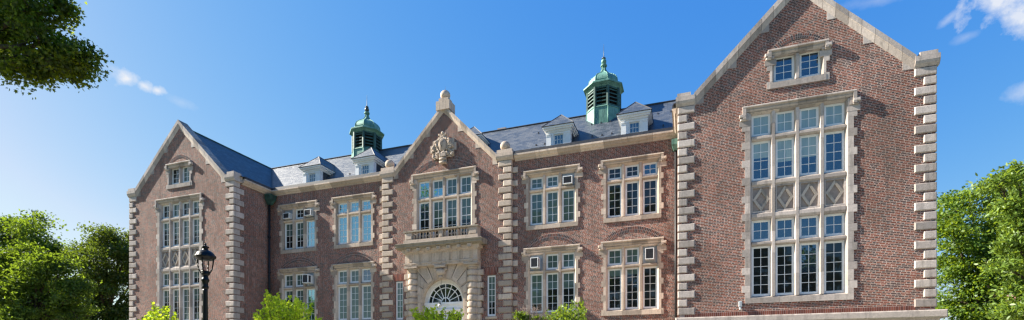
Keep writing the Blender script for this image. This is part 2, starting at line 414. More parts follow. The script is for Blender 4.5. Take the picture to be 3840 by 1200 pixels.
def stone_window(name, xc, y, a, mull, tiers, topz, botz, sillb, b, bl, hd, mat, glass, label=None, phase=0):
    """name, centre, wall plane, half opening, mullion offsets, tiers [(z0,z1,kind,rows,mid)] from the top"""
    s = MB()
    front = y-.035; back = y+.34
    hood_top, hood_half, stop, stopb = hd
    # jambs: alternate long and short blocks
    z = sillb+.0; k = phase
    zt = hood_top-.30
    while z < zt-.02:
        h = .47 if k % 2 == 0 else .31
        z1 = min(z+h, zt); w = b if k % 2 == 0 else bl
        for sg in (-1, 1):
            x0, x1 = sorted((xc+sg*(a+.07), xc+sg*w)); s.box(x0, x1, front, back, z+.003, z1-.003, mat)
        z = z1; k += 1
    for sg in (-1, 1):                                  # splayed inner jamb
        xo = xc+sg*(a+.07); xi = xc+sg*a
        pts = [(xo, front+.002), (xi, front+.10), (xi, back), (xo, back)]
        vs = [(px, py, botz-.02) for px, py in pts]+[(px, py, topz+.02) for px, py in pts]
        if sg > 0: vs = [vs[i] for i in (3, 2, 1, 0, 7, 6, 5, 4)]
        s.hexa(vs, mat)
    n = 3
    for k in range(n):                                  # sill and lintel in jointed lengths
        x0 = xc-b+2*b*k/n; x1 = xc-b+2*b*(k+1)/n
        s.box(x0+.003, x1-.003, front-.012, back, sillb, botz-.03, mat)
        p0, p1 = max(x0, xc-a-.06), min(x1, xc+a+.06)
        s.hexa([(p0, front+.03, botz-.03), (p1, front+.03, botz-.03), (p1, back, botz-.03), (p0, back, botz-.03),
                (p0, y+.13, botz+.05), (p1, y+.13, botz+.05), (p1, back, botz+.05), (p0, back, botz+.05)], mat)
        s.box(p0, p1, front+.003, back, topz+.05, zt+.02, mat)
        s.hexa([(p0, y+.10, topz-.02), (p1, y+.10, topz-.02), (p1, back, topz-.02), (p0, back, topz-.02),
                (p0, front+.004, topz+.05), (p1, front+.004, topz+.05), (p1, back, topz+.05), (p0, back, topz+.05)], mat)
    def mullion(x, z0, z1):
        pts = [(x-.055, y+.0), (x+.055, y+.0), (x+.095, y+.10), (x+.095, back-.01), (x-.095, back-.01), (x-.095, y+.10)]
        vs = [(px, py, z0) for px, py in pts]+[(px, py, z1) for px, py in pts]; m = 6
        s.add(vs, [tuple(range(5, -1, -1)), tuple(range(6, 12))]+[(i, (i+1) % m, m+(i+1) % m, m+i) for i in range(m)], mat)
    for mx in mull:                                     # mullions in drums of stone
        z = botz+.02
        while z < topz:
            z1 = min(z+.93, topz+.02); mullion(xc+mx, z, z1-.004); z = z1
    edges = [-a]+list(mull)+[a]
    for t0, t1 in zip(tiers[:-1], tiers[1:]):           # transoms
        za, zb = t1[1], t0[0]
        for i in range(len(edges)-1):
            x0 = xc+edges[i]+(0 if i == 0 else .05); x1 = xc+edges[i+1]-(0 if i == len(edges)-2 else .05)
            s.hexa([(x0, y+.06, za), (x1, y+.06, za), (x1, back-.02, za), (x0, back-.02, za),
                    (x0, y+.06, zb), (x1, y+.06, zb), (x1, back-.02, zb), (x0, back-.02, zb)], mat)
            h = (zb-za)
            s.hexa([(x0, y+.004, za+h*.3), (x1, y+.004, za+h*.3), (x1, y+.06, za), (x0, y+.06, za),
                    (x0, y+.004, za+h*.75), (x1, y+.004, za+h*.75), (x1, y+.06, zb), (x0, y+.06, zb)], mat)
    win = s.build(name, bld, label)
    hm = MB(); hood(hm, xc, hood_half, hood_top, stop, stopb, y, mat); hm.build('hood_mould', win)
    cells = {}
    for ti, (z0, z1, kind, rows, mid) in enumerate(tiers):
        for i in range(len(edges)-1):
            x0 = xc+edges[i]+(0 if i == 0 else .09); x1 = xc+edges[i+1]-(0 if i == len(edges)-2 else .09)
            cells[(ti, i)] = (x0, x1, z0, z1)
            if kind == 'panel':
                pn = MB(); pn.box(x0-.01, x1+.01, y+.11, back-.03, z0-.01, z1+.01, M['panel'])
                fw = .05
                for q in ((x0, x0+fw, z0, z1), (x1-fw, x1, z0, z1), (x0+fw, x1-fw, z0, z0+fw), (x0+fw, x1-fw, z1-fw, z1)):
                    pn.box(q[0], q[1], y+.05, y+.112, q[2], q[3], mat)
                cx, cz = (x0+x1)/2, (z0+z1)/2; hx, hz = (x1-x0)/2-fw+.01, (z1-z0)/2-fw+.01
                for sx in (-1, 1):
                    for sz in (-1, 1):
                        pn.prism([(cx+sx*hx, cz), (cx, cz+sz*hz), (cx, cz+sz*(hz-.19)), (cx+sx*(hx-.13), cz)], y+.06, y+.115, M['panel_bar'])
                pn.build('diamond_panel', win); continue
            st = glass(ti, i)
            if st == 'board':
                bd = MB(); bd.box(x0, x1, y+.17, y+.25, z0, z1, M['board'])
                bd.box(x0+.05, x1-.05, y+.155, y+.17, z1-.24, z1-.06, M['board']); bd.build('infill_board', win); continue
            fr = MB(); gl = MB()
            q = light_frame(fr, x0+.005, x1-.005, z0+.005, z1-.005, y+.16, 2, rows, M['white'], mid=mid)
            glazing(gl, *q, y+.205, st)
            fr.build('casement_frame', win); gl.build('glass_pane', win)
    return cells

def relieving_arch(xc, half, spring, peak, thick, y, matb='arch_brick', parent=None, rings=2, gapx=None):
    sag = peak-spring; Ro = (half*half+sag*sag)/(2*sag); cz = peak-Ro
    A = math.asin(half/Ro); a = MB(); n = max(12, int(2*A*Ro/.092))
    rr = thick/rings
    N = 24
    for k in range(N):
        t0, t1 = -A+2*A*k/N, -A+2*A*(k+1)/N
        a.prism([(xc+math.sin(t0)*(Ro-thick), cz+math.cos(t0)*(Ro-thick)), (xc+math.sin(t1)*(Ro-thick), cz+math.cos(t1)*(Ro-thick)),
                 (xc+math.sin(t1)*Ro, cz+math.cos(t1)*Ro), (xc+math.sin(t0)*Ro, cz+math.cos(t0)*Ro)], y-.006, y+.02, M['joint'])
    for r in range(rings):
        r0, r1 = Ro-thick+rr*r+.012, Ro-thick+rr*(r+1)-.012
        for k in range(n):
            t0 = -A+2*A*(k+.15)/n; t1 = -A+2*A*(k+.85)/n
            a.prism([(xc+math.sin(t0)*r0, cz+math.cos(t0)*r0), (xc+math.sin(t1)*r0, cz+math.cos(t1)*r0),
                     (xc+math.sin(t1)*r1, cz+math.cos(t1)*r1), (xc+math.sin(t0)*r1, cz+math.cos(t0)*r1)], y-.011, y+.01, M[matb])
    return a.build('relieving_arch', bld)

B, D_, P_, S_, K_ = 'g_blind', 'g_dark', 'g_pale', 'g_sky', 'g_blue'
# wing window tiers (z0,z1,kind,rows,mid)
WT = [(11.73, 12.69, 'light', 2, None), (9.80, 11.53, 'light', 4, None), (8.41, 9.52, 'panel', 0, None),
      (7.15, 8.10, 'light', 2, None), (4.76, 6.97, 'light', 5, None)]
WM = (-.91, 0., .91)
def gR(t, i):
    if t == 0: return [(1, P_)]
    if t == 1: return [((.42, .6, .55, .5)[i], P_), (1, K_)] if i < 3 else [(.45, K_), (1, K_)]
    if t == 3: return [(1, K_)]
    if t == 4: return [[(1, D_)], [(1, D_)], [(.58, K_), (1, D_)], [(1, D_)]][i]
def gL(t, i):
    r = random.Random(t*7+i*3); 
    return [(r.choice((.35, .6, 1)), B), (1, D_)] if r.random() < .75 else [(1, D_)]
def gS(t, i): return [(1, K_)]
for xc, gg, nm in ((RW, gR, 'wing'), (LW, gL, 'wing')):
    stone_window('mullioned_window', xc, FY, 1.755, WM, WT, 12.69, 4.74, 4.467, 2.03, 2.15, (13.03, 2.12, 2.255, 12.34), M['stone_w'], gg,
                 'tall stone window of two storeys with diamond panels between them')
    stone_window('gable_window', xc, FY, .89, (0.,), [(13.94, 15.06, 'light', 3, None)], 15.06, 13.92, 13.64, 1.05, 1.17,
                 (15.29, 1.13, 1.25, 14.80), M['stone_w'], gS if xc > 0 else gL, 'small two-light stone window in the gable', phase=1)
    relieving_arch(xc, .93, 15.44, 15.80, .22, FY)

MM = (-.45, .45)
UT = [(11.73, 12.43, 'light', 2, None), (9.72, 11.56, 'light', 4, None)]
LT = [(7.15, 8.04, 'light', 2, None), (4.76, 6.99, 'light', 5, None)]
XA, XB = -7.18, -2.825
XF, XE = 2*AX-XA, 2*AX-XB-.05
acs = []
def styles(d, default):
    return lambda t, i: d.get((t, i), default)
upper = {
 XA: styles({(0, 2): 'board'}, [(1, B)]),
 XB: styles({(0, 2): [(1, K_)], (1, 0): [(.9, D_), (1, D_)]}, [(1, D_)]),
 XF: styles({(1, 0): [(.75, S_), (1, S_)]}, [(1, S_)]),
 XE: styles({(0, 0): 'board', (0, 2): 'board', (0, 1): [(1, D_)], (1, 0): [(.5, B), (1, D_)], (1, 1): [(.62, B), (1, D_)], (1, 2): [(1, S_)]}, [(1, B)])}
lower = {
 XA: styles({(0, 0): 'board', (1, 0): [(.8, B), (1, D_)], (1, 1): [(.4, B), (1, D_)], (1, 2): [(.42, B), (1, D_)]}, [(1, B)]),
 XB: styles({(0, 2): 'board', (0, 0): [(1, B)], (0, 1): [(1, B)], (1, 0): [(.16, B), (1, D_)], (1, 1): [(.13, B), (1, D_)]}, [(1, D_)]),
 XF: styles({(0, 2): [(1, K_)]}, [(1, B)]),
 XE: styles({(0, 2): 'board', (1, 1): [(.4, B), (1, D_)], (1, 0): [(.3, B), (1, D_)], (1, 2): [(1, S_)]}, [(1, B)])}
CELL = {}
for xc in (XA, XB, XF, XE):
    CELL['u', xc] = stone_window('mullioned_window', xc, MY, 1.29, MM, UT, 12.45, 9.70, 9.44, 1.49, 1.60, (12.78, 1.615, 1.755, 12.24), M['stone_m'], upper[xc])
    CELL['l', xc] = stone_window('mullioned_window', xc, MY, 1.29, MM, LT, 8.06, 4.74, 4.46, 1.49, 1.60, (8.43, 1.615, 1.755, 7.90), M['stone_m'], lower[xc], phase=1)
    relieving_arch(xc, 1.49, 8.56, 9.13, .31, MY)
PT = [(11.93, 13.00, 'light', 2, None), (9.1, 11.76, 'light', 5, 3)]
def gP(t, i):
    if t == 0: return [[(1, S_)], [(.5, B), (1, S_)], [(1, B)], [(1, B)]][i]
    return [[(.4, K_), (1, D_)], [(.55, B), (1, D_)], [(.5, B), (1, D_)], [(.5, B), (1, D_)]][i]
stone_window('mullioned_window', AX, PY, 1.755, (-.92, 0., .92), PT, 13.02, 9.06, 8.85, 2.03, 2.13, (13.41, 2.135, 2.28, 12.73), M['stone_m'], gP,
             'wide stone window of four lights behind the balcony')
relieving_arch(AX, 1.97, 13.66, 14.24, .34, PY)

# ---------------------------------------------------------------- brick walls
def hole(xc, a, z0, z1): return (xc-a-.08, xc+a+.08, z0, z1)
wz0 = 0.
GS = 1.0                                                # rake slope of the wing gables
for xc in (RW, LW):
    w = MB(); x0, x1 = xc-HW+.05, xc+HW-.05
    holes = [hole(xc, 1.755, 4.7, 12.9), hole(xc, .89, 13.9, 15.2)]
    wall_sheet(w, x0, x1, wz0, 18.2, holes, rake_half(xc, 18.10, GS, .2), FY, M['brick_x'])
    wall_sheet(w, x0+.3, x1-.3, 13.0, 18.1, [], rake_half(xc, 18.10, GS, .25), FY+.42, M['brick_x'], True)
    wall_sheet(w, FY, 37., wz0, 13.95, [], [], x0, M['brick_y'], True, 'y')
    wall_sheet(w, FY, 37., wz0, 13.95, [], [], x1, M['brick_y'], False, 'y')
    wall_sheet(w, x0, x1, wz0, RIDGE-.1, [], rake_half(xc, RIDGE, 1., .05), 37., M['brick_x'], True)
    w.build('brick_wall', bld)
w = MB(); hs = [(AX-1.6, AX+1.6, .5, 7.3), hole(AX, 1.755, 9.0, 13.2)]
for xc in (XA, XB, XF, XE): hs += [hole(xc, 1.29, 9.6, 12.6), hole(xc, 1.29, 4.6, 8.2)]
wall_sheet(w, LW+HW-.1, RW-HW+.1, wz0, 13.95, hs, [], MY, M['brick_x'])
wall_sheet(w, LW+HW-.1, RW-HW+.1, wz0, 13.95, [], [], 36.6, M['brick_x'], True)
w.build('brick_wall', bld)
w = MB(); PH = 4.29
PTOP, PS = 17.36, 1.02
nwx = (AX-2.89, AX+3.11)
nwx = (AX-3.05, AX+3.05)
hs = [hole(AX, 1.755, 9.0, 13.2), (AX-1.5, AX+1.5, 0.6, 7.2)]+[(x-.27, x+.27, 4.60, 7.02) for x in nwx]
wall_sheet(w, AX-PH+.05, AX+PH-.05, wz0, 17.4, hs, rake_half(AX, PTOP, PS, .2), PY, M['brick_x'])
wall_sheet(w, AX-PH+.1, AX+PH-.1, 13.9, 17.3, [], rake_half(AX, PTOP, PS, .25), PY+.42, M['brick_x'], True)
wall_sheet(w, PY, MY+.2, wz0, 13.9, [], [], AX-PH+.05, M['brick_y'], True, 'y')
wall_sheet(w, PY, MY+.2, wz0, 13.9, [], [], AX+PH-.05, M['brick_y'], False, 'y')
w.build('brick_wall', bld)

# ---------------------------------------------------------------- quoins (one stack per corner)
def quoin_stack(xe, sgn, y, top, bot, long, short, mat, side=None, tooth=None, phase=0):
    """xe = corner x, sgn = direction in which the block runs along the front; side=(long,short) wraps round the corner"""
    q = MB(); z = top; k = phase; p = .045
    while z-.322 > bot:
        L = long if k % 2 == 0 else short
        x0, x1 = sorted((xe, xe+sgn*L))
        dz = rng.uniform(-.006, .006)
        if side:
            Ls = side[1] if k % 2 == 0 else side[0]
        else: Ls = .4
        # L shaped block: front slab and side slab as one chamfered solid
        q.cbox(x0, x1, y-p, y+Ls, z-.322+dz, z+dz, mat, .035, left=(sgn > 0 or True), right=True)
        if tooth and k % 2 == 1:
            a, b = sorted((xe-sgn*.004, xe-sgn*tooth)); q.cbox(a, b, tooth_y-.05, tooth_y+.1, z-.322, z, mat, .03)
        z -= .3797; k += 1
    # shallow recessed core showing between blocks
    return q.build('quoin_stack', bld)
tooth_y = MY
quoin_stack(RW-HW, 1, FY, 13.50, 4.0, .73, .41, M['stone_w'], (.73, .41))
quoin_stack(RW+HW, -1, FY, 13.50, 4.0, .73, .43, M['stone_w'], (.73, .41))
quoin_stack(LW-HW, 1, FY, 13.50, .3, .73, .41, M['stone_w'], (.73, .41))
quoin_stack(LW+HW, -1, FY, 13.50, .3, .73, .41, M['stone_w'], (.73, .41))
quoin_stack(AX-PH, 1, PY, 13.50, .3, .80, .50, M['stone_m'], None, .30)
quoin_stack(AX+PH, -1, PY, 13.50, .3, .80, .50, M['stone_m'], None, .30)

# ---------------------------------------------------------------- gable copings
def coping(xc, half, y, top, slope, mat, th, proj, name='gable_coping', kn=None, bonders=(), blocks=True):
    c = MB(); n = Vector((0, 0, 1))
    cs = math.cos(math.atan(slope)); L = th          # vertical thickness
    sect = [(-.55, 0), (proj, 0), (proj, -L*.48), (proj-.025, -L*.50), (proj-.03, -L*.56), (.015, -L), (-.55, -L)]
    for sg in (-1, 1):
        xs, xe = xc, xc+sg*(half)
        N = 9
        for k in range(N):
            u0 = k/N; u1 = (k+1)/N
            g0 = .0015 if k else 0
            p0 = Vector((xs+(xe-xs)*(u0+g0), y, top-slope*abs((xe-xs)*(u0+g0))))
            p1 = Vector((xs+(xe-xs)*(u1-.0015), y, top-slope*abs((xe-xs)*(u1-.0015))))
            if sg < 0: p0, p1 = p1, p0
            c.sweep(p0, p1, sect, (0, 0, 1), mat)
        for bx in bonders:
            zi = top-slope*bx-L+.02; x = xc+sg*bx
            c.prism([(x, zi+.02), (x, zi-.36), (x+sg*.37/slope, zi-.36)], y-.012, y+.1, mat)
    o = c.build(name, bld)
    return o
coping(RW, 4.12, FY, 18.10, 1.0, M['stone_w'], .55, .12, bonders=(1.08, 2.36, 3.7))
coping(LW, 4.12, FY, 18.10, 1.0, M['stone_w'], .55, .12, bonders=(1.08, 2.36, 3.7))
coping(AX, 3.42, PY, PTOP, PS, M['stone_m'], .47, .12, bonders=(.93, 2.05, 3.13))
def kneeler(xo, xi, y, z0, z1, capz, mat, proj, capw, depth=.45, sg=1, ret=None):
    """end stone of a coping: moulded band and the block on it; xo = outer end"""
    k = MB()
    sect = [(-depth, z1), (proj, z1), (proj, z0+.22), (.10, z0+.12), (.02, z0), (-depth, z0)]
    sect = [(a, b) for a, b in sect]
    x0, x1 = sorted((xo, xi))
    k.sweep((x0, y, 0), (x1, y, 0), sect, (0, 0, 1), mat)
    a, b = sorted((xo+sg*.06, xo+sg*capw)); k.box(a, b, y-proj+.05, y+depth-.05, z1, capz, mat)
    return k.build('kneeler_stone', bld)
for xc in (RW, LW):
    for sg in (-1, 1):
        kneeler(xc+sg*(HW+.08), xc+sg*4.08, FY, 13.51, 13.92, 14.09, M['stone_w'], .13, .64, .55, -sg)
for sg in (-1, 1):
    kneeler(AX+sg*(PH+.10), AX+sg*3.36, PY, 13.51, 13.90, 14.11, M['stone_m'], .13, .98, .5, -sg)
    b = MB(); b.sphere((AX+sg*3.84, PY+.17, 14.37), .29, M['stone_p'], 28)
    b.lathe((AX+sg*3.84, PY+.17, 14.07), [(.17, 0), (.17, .04), (.13, .06)], 20, M['stone_p'])
    b.build('ball_finial', bld)
f = MB(); y0 = PY
f.box(AX-.44, AX+.44, y0-.17, y0+.62, 17.0, 17.53, M['stone_p'])
f.box(AX-.31, AX+.31, y0-.06, y0+.46, 17.53, 17.74, M['stone_p'])
f.sphere((AX, y0+.2, 18.0), .30, M['stone_p'], 28); f.lathe((AX, y0+.2, 17.74), [(.18, 0), (.18, .04), (.14, .06)], 20, M['stone_p'])
f.tube((AX, y0+.2, 18.28), (AX, y0+.2, 18.55), .008, .004, 6, M['iron'])
f.build('apex_finial', bld)

# ---------------------------------------------------------------- cornices and gutters
def cornice_run(p0, p1, out, name='eaves_cornice'):
    c = MB(); out = Vector(out); p0 = Vector(p0); p1 = Vector(p1); N = max(1, int((p1-p0).length/1.15))
    sect = [(-.2, 13.77), (.27, 13.77), (.27, 13.68), (.20, 13.63), (.15, 13.55), (.06, 13.50), (.04, 13.44), (-.2, 13.44)]
    def sw(a, b, sect, mat):
        n = len(sect); vs = [p+out*q+Vector((0, 0, h)) for p in (a, b) for q, h in sect]
        fs = [tuple(range(n)), tuple(range(2*n-1, n-1, -1))]+[(n+i, n+(i+1) % n, (i+1) % n, i) for i in range(n)]
        c.add(vs, fs, mat)
    for k in range(N):
        a = p0.lerp(p1, k/N+(.0006 if k else 0)); b = p0.lerp(p1, (k+1)/N-(.0006 if k < N-1 else 0)); sw(a, b, sect, M['stone_m'])
    sw(p0, p1, [(-.2, 13.93), (.25, 13.93), (.262, 13.772), (-.2, 13.772)], M['lead'])
    return c.build(name, bld)
cornice_run((LW+HW, MY, 0), (AX-PH-.14, MY, 0), (0, -1, 0))
cornice_run((AX+PH+.14, MY, 0), (RW-HW-.02, MY, 0), (0, -1, 0))
cornice_run((LW+HW, MY-.28, 0), (LW+HW, FY+.56, 0), (1, 0, 0))
cornice_run((RW-HW, FY+.56, 0), (RW-HW, MY-.28, 0), (-1, 0, 0))
c = MB()
c.cbox(RW-HW-.10, RW+HW+.27, FY-.26, FY+.6, 3.62, 3.935, M['stone_w'], .05)
c.box(RW-HW-.06, RW+HW+.06, FY-.10, FY+.3, 0, 3.62, M['stone_w']); c.build('water_table', bld)
c = MB()
for k in range(112):                                    # soldier course over the water table
    x = RW-HW+.30+k*.0815
    if x > RW+HW-.75: break
    c.box(x, x+.066, FY-.008, FY+.02, 3.945, 4.125, M['red_brick'])
c.box(RW-HW+.1, RW+HW-.70, FY-.004, FY+.02, 3.936, 4.14, M['joint']); c.build('soldier_course', bld)

# ---------------------------------------------------------------- roofs
def roof_part(polys, name, ridges=(), parent=None):
    r = MB()
    for pts, m in polys: r.add(pts, [tuple(range(len(pts)))], m)
    for p0, p1, rad, m in ridges: r.tube(p0, p1, rad, rad, 6, m, False)
    return r.build(name, parent or bld)
YR = 31.8; zE = 13.90; RH = RIDGE-zE
def wing_roof(xc):
    e = RH; g = HW+.2; y0, y1 = FY+.3, 37.2
    pL = [(xc-e, y0, zE), (xc-e, y1, zE), (xc, y1, RIDGE), (xc, y0, RIDGE)]
    pR = [(xc+e, y0, zE), (xc, y0, RIDGE), (xc, y1, RIDGE), (xc+e, y1, zE)]
    gt = [([(xc+s*e, y0, zE), (xc+s*g, y0, zE-.02), (xc+s*g, y1, zE-.02), (xc+s*e, y1, zE)][::int(-s) or 1], M['lead']) for s in (-1, 1)]
    roof_part([(pL, M['slate_y']), (pR, M['slate_y'])]+gt, 'slate_roof', [((xc, FY+.4, RIDGE), (xc, 37.2, RIDGE), .07, M['copper_dark'])])
wing_roof(RW); wing_roof(LW)
ye = YR-RH; yE = MY-.2
roof_part([([(LW, ye, zE), (RW, ye, zE), (RW, YR, RIDGE+.01), (LW, YR, RIDGE+.01)], M['slate_x']),
           ([(LW+HW, yE, zE-.025), (RW-HW, yE, zE-.025), (RW-RH, ye, zE), (LW+RH, ye, zE)], M['lead']),
           ([(RW, 36.8, RIDGE-5), (LW, 36.8, RIDGE-5), (LW, YR, RIDGE+.01), (RW, YR, RIDGE+.01)], M['slate_x'])], 'slate_roof',
          [((LW, YR, RIDGE+.02), (RW, YR, RIDGE+.02), .075, M['lead']),
           ((LW+RH, ye, zE), (LW, YR, RIDGE), .06, M['lead'])])
c = MB(); c.box(-12.55, -12.02, 32.7, 33.3, 16.5, 18.3, M['stone_w']); c.box(-12.60, -11.97, 32.65, 33.35, 18.3, 18.40, M['stone_w'])
c.build('chimney', bld)
sg_me = None
def roofz(y): return RIDGE-abs(YR-y)
for seg0, seg1, cnt in ((-26.4, -25.2, 5), (-22.6, -21.4, 5), (-9.0, -8.2, 4), (-5.6, -3.9, 7), (-1.7, -.6, 4)):
    for k in range(cnt):
        for j, yy in enumerate((28.6, 29.2, 30.6)):
            if (k+j) % 2: continue
            x = seg0+(seg1-seg0)*k/(cnt-1)
            s = MB(); s.box(-.035, .035, -.05, .05, -.02, .07, M['lead'])
            if sg_me is None:
                o = s.build('snow_guard', bld); sg_me = o.data
            else:
                o = bpy.data.objects.new('snow_guard', sg_me); col.objects.link(o); child(o, bld)
            o.location = (x, yy, roofz(yy))

# ---------------------------------------------------------------- dormers
def dormer(xc, yf=28.4, dz=0., label=None):
    d = MB(); hw = .70; z0 = roofz(yf)-.4; ze = 15.43+dz
    W = M['white']
    # front: pilasters, panel around window
    d.box(xc-hw, xc-.30, yf, yf+.3, z0, ze, W); d.box(xc+.30, xc+hw, yf, yf+.3, z0, ze, W)
    for s in (-1, 1):
        a, b = sorted((xc+s*hw+s*.02, xc+s*(hw-.26))); d.box(a, b, yf-.05, yf+.25, z0, ze-.12, W)
        d.box(a-.02, b+.02, yf-.075, yf+.27, ze-.16, ze-.10, W)
        d.box(a-.012, b+.012, yf-.062, yf+.26, ze-.24, ze-.21, W)
    d.box(xc-.30, xc+.30, yf+.003, yf+.3, 15.32+dz, ze, W)
    # cornice, three steps, running back to the roof
    yb = YR-(RIDGE-15.9-dz)+.3
    for o, a, b in ((.05, ze, ze+.10), (.14, ze+.10, ze+.19), (.21, ze+.19, ze+.29)):
        d.box(xc-hw-o, xc+hw+o, yf-o, yb, a, b, W)
    body = d.build('dormer', bld, label)
    for s in (-1, 1):
        ck = MB(); x = xc+s*(hw-.03); ck.box(min(x, x-s*.1), max(x, x-s*.1), yf+.28, yb, z0-.2, ze+.01, M['slate_wall']); ck.build('slate_cheek', body)
    zr = ze+.30; e = hw+.25; ap = zr+1.02; yfr = yf-.24
    za = ap; ya = yf+.72; yb2 = YR-(RIDGE-za)+.15; ybe = YR-(RIDGE-zr)+.15
    roof_part([([(xc-e, yfr, zr), (xc+e, yfr, zr), (xc, ya, za)], M['slate_x']),
               ([(xc+e, yfr, zr), (xc+e, ybe, zr), (xc, yb2, za), (xc, ya, za)], M['slate_y']),
               ([(xc-e, ybe, zr), (xc-e, yfr, zr), (xc, ya, za), (xc, yb2, za)], M['slate_y'])], 'dormer_roof',
              [((xc-e, yfr, zr), (xc, ya, za), .025, M['lead']), ((xc+e, yfr, zr), (xc, ya, za), .025, M['lead']), ((xc, ya, za), (xc, yb2, za), .025, M['lead']),
               ((xc-e, yfr, zr), (xc+e, yfr, zr), .018, M['lead'])], body)
    fr = MB(); q = light_frame(fr, xc-.30, xc+.30, 14.15+dz, 15.32+dz, yf+.06, 3, 4, W, fw=.035, sill=.06); fr.build('sash_frame', body)
    gl = MB(); glazing(gl, *q, yf+.105, [(1, K_)]); gl.build('glass_pane', body)
for x in (-7.15, -2.84, -24.87, -20.48): dormer(x)
dormer(-13.15, 29.2, .62)

# ---------------------------------------------------------------- cupolas
def cupola(xc, yc=31.6):
    c = MB(); n = 8; rot = R(22.5); G, DK = M['copper'], M['copper_dark']
    ctr = (xc, yc, 0)
    b = c
    zb, zl = 17.62, 18.86
    b.lathe(ctr, [(1.08, 16.3), (1.08, zb-.02), (1.12, zb), (1.10, zb+.06)], n, G, rot, False)
    for k in range(n):                                  # rolled seams
        a = rot+2*math.pi*k/n; b.tube((xc+1.09*math.cos(a), yc+1.09*math.sin(a), 16.3), (xc+1.09*math.cos(a), yc+1.09*math.sin(a), zb), .03, .03, 6, G)
    body = b.build('cupola', bld)
    lv = MB()
    lv.lathe(ctr, [(.80, zb), (.80, zl)], n, M['grille'], rot, False)
    for k in range(n):
        a = rot+2*math.pi*k/n; lv.tube((xc+1.02*math.cos(a), yc+1.02*math.sin(a), zb), (xc+1.02*math.cos(a), yc+1.02*math.sin(a), zl), .10, .10, 6, DK, False)
        a0, a1 = a, a+2*math.pi/n
        p = [Vector((xc+r*math.cos(t), yc+r*math.sin(t), 0)) for r in (1.06, .86) for t in (a0, a1)]
        for j in range(5):
            z = zb+.10+j*.225
            o0 = p[0].lerp(p[1], .1); o1 = p[0].lerp(p[1], .9); i0 = p[2].lerp(p[3], .1); i1 = p[2].lerp(p[3], .9)
            lv.hexa([o0+Vector((0, 0, z)), o1+Vector((0, 0, z)), i1+Vector((0, 0, z+.13)), i0+Vector((0, 0, z+.13)),
                     o0+Vector((0, 0, z+.06)), o1+Vector((0, 0, z+.06)), i1+Vector((0, 0, z+.19)), i0+Vector((0, 0, z+.19))], DK)
        lv.hexa([p[0]+Vector((0, 0, zl-.1)), p[1]+Vector((0, 0, zl-.1)), p[3]+Vector((0, 0, zl-.1)), p[2]+Vector((0, 0, zl-.1)),
                 p[0]+Vector((0, 0, zl)), p[1]+Vector((0, 0, zl)), p[3]+Vector((0, 0, zl)), p[2]+Vector((0, 0, zl))], DK)
    lv.build('louvre', body)
    ev = MB()
    ev.lathe(ctr, [(1.04, zl), (1.10, zl+.08), (1.22, zl+.16), (1.29, zl+.18), (1.29, zl+.26), (1.24, zl+.30), (.98, zl+.36), (.96, zl+.44)], n, G, rot, False)
    ev.build('eave', body)
    dm = MB(); z = zl+.42
    prof = [(.95, 0), (.97, .10), (.955, .22), (.90, .36), (.80, .49), (.66, .60), (.50, .70), (.35, .79), (.24, .90), (.17, 1.02), (.125, 1.16), (.11, 1.30)]
    dm.lathe((xc, yc, z), prof, n, G, rot, False)
    for k in range(n):
        a = rot+2*math.pi*k/n
        for (r0, h0), (r1, h1) in zip(prof[:-1], prof[1:]):
            dm.tube((xc+r0*math.cos(a), yc+r0*math.sin(a), z+h0), (xc+r1*math.cos(a), yc+r1*math.sin(a), z+h1), .028, .028, 5, G)
    dm.build('dome', body)
    fn = MB(); z += 1.28
    fn.lathe((xc, yc, z), [(.10, 0), (.19, .03), (.21, .06), (.13, .09), (.19, .12), (.17, .16), (.07, .19)], 16, G)
    fn.sphere((xc, yc, z+.34), .165, M['bronze'] if xc < -15 else G, 16, sz=1.1)
    fn.lathe((xc, yc, z+.50), [(.06, 0), (.12, .03), (.13, .06), (.06, .10), (.03, .14), (.018, .3), (.006, .95)], 12, M['bronze'])
    fn.build('finial', body)
cupola(-5.03); cupola(-22.60)

# ---------------------------------------------------------------- entrance: portico, balcony, fanlight, side lights
SP = M['stone_p']
po = MB(); fy = 26.32
CXS = (AX-1.965, AX+1.965)
# backing wall of the arch, rusticated into voussoirs
ya = 26.56; Ri, x_in, ztop = 1.45, 1.64, 7.74
czA = 5.60
nv = 11
for k in range(nv):
    t0 = math.pi*k/nv+.012; t1 = math.pi*(k+1)/nv-.012
    pin = [(AX+Ri*math.cos(t0), czA+Ri*math.sin(t0)), (AX+Ri*math.cos(t1), czA+Ri*math.sin(t1))]
    def outp(t):
        c_, s_ = math.cos(t), math.sin(t)
        ro = min((x_in-.0)/max(abs(c_), 1e-6), (ztop-czA)/max(s_, 1e-6)); return (AX+c_*ro, czA+s_*ro)
    o0, o1 = outp(t0), outp(t1); poly = [pin[0], o0]
    tc = math.atan2(ztop-czA, x_in)
    for tcx in (tc, math.pi-tc):
        if t0 < tcx < t1: poly.append((AX+math.copysign(x_in, math.cos(tcx)), ztop))
    poly += [o1, pin[1]]
    po.prism(poly, ya, ya+.3, SP)
    # sunk inner panel line on each voussoir
    cxp = sum(p[0] for p in poly)/len(poly); czp = sum(p[1] for p in poly)/len(poly)
    po.prism([(cxp+(p[0]-cxp)*.72, czp+(p[1]-czp)*.72) for p in poly], ya-.02, ya+.01, SP)
z = czA-.01
while z > 1.3:                                          # jamb courses
    for s in (-1, 1):
        a, b = sorted((AX+s*Ri, AX+s*x_in)); po.box(a, b, ya, ya+.3, z-.36, z-.012, SP)
    z -= .37
po.box(AX-2.4, AX-Ri-.02, ya+.06, PY+.02, .5, 7.72, SP); po.box(AX+Ri+.02, AX+2.4, ya+.06, PY+.02, .5, 7.72, SP)
port = po.build('portico', bld)
rv = MB(); N = 24                                       # plain curved reveal of the arch
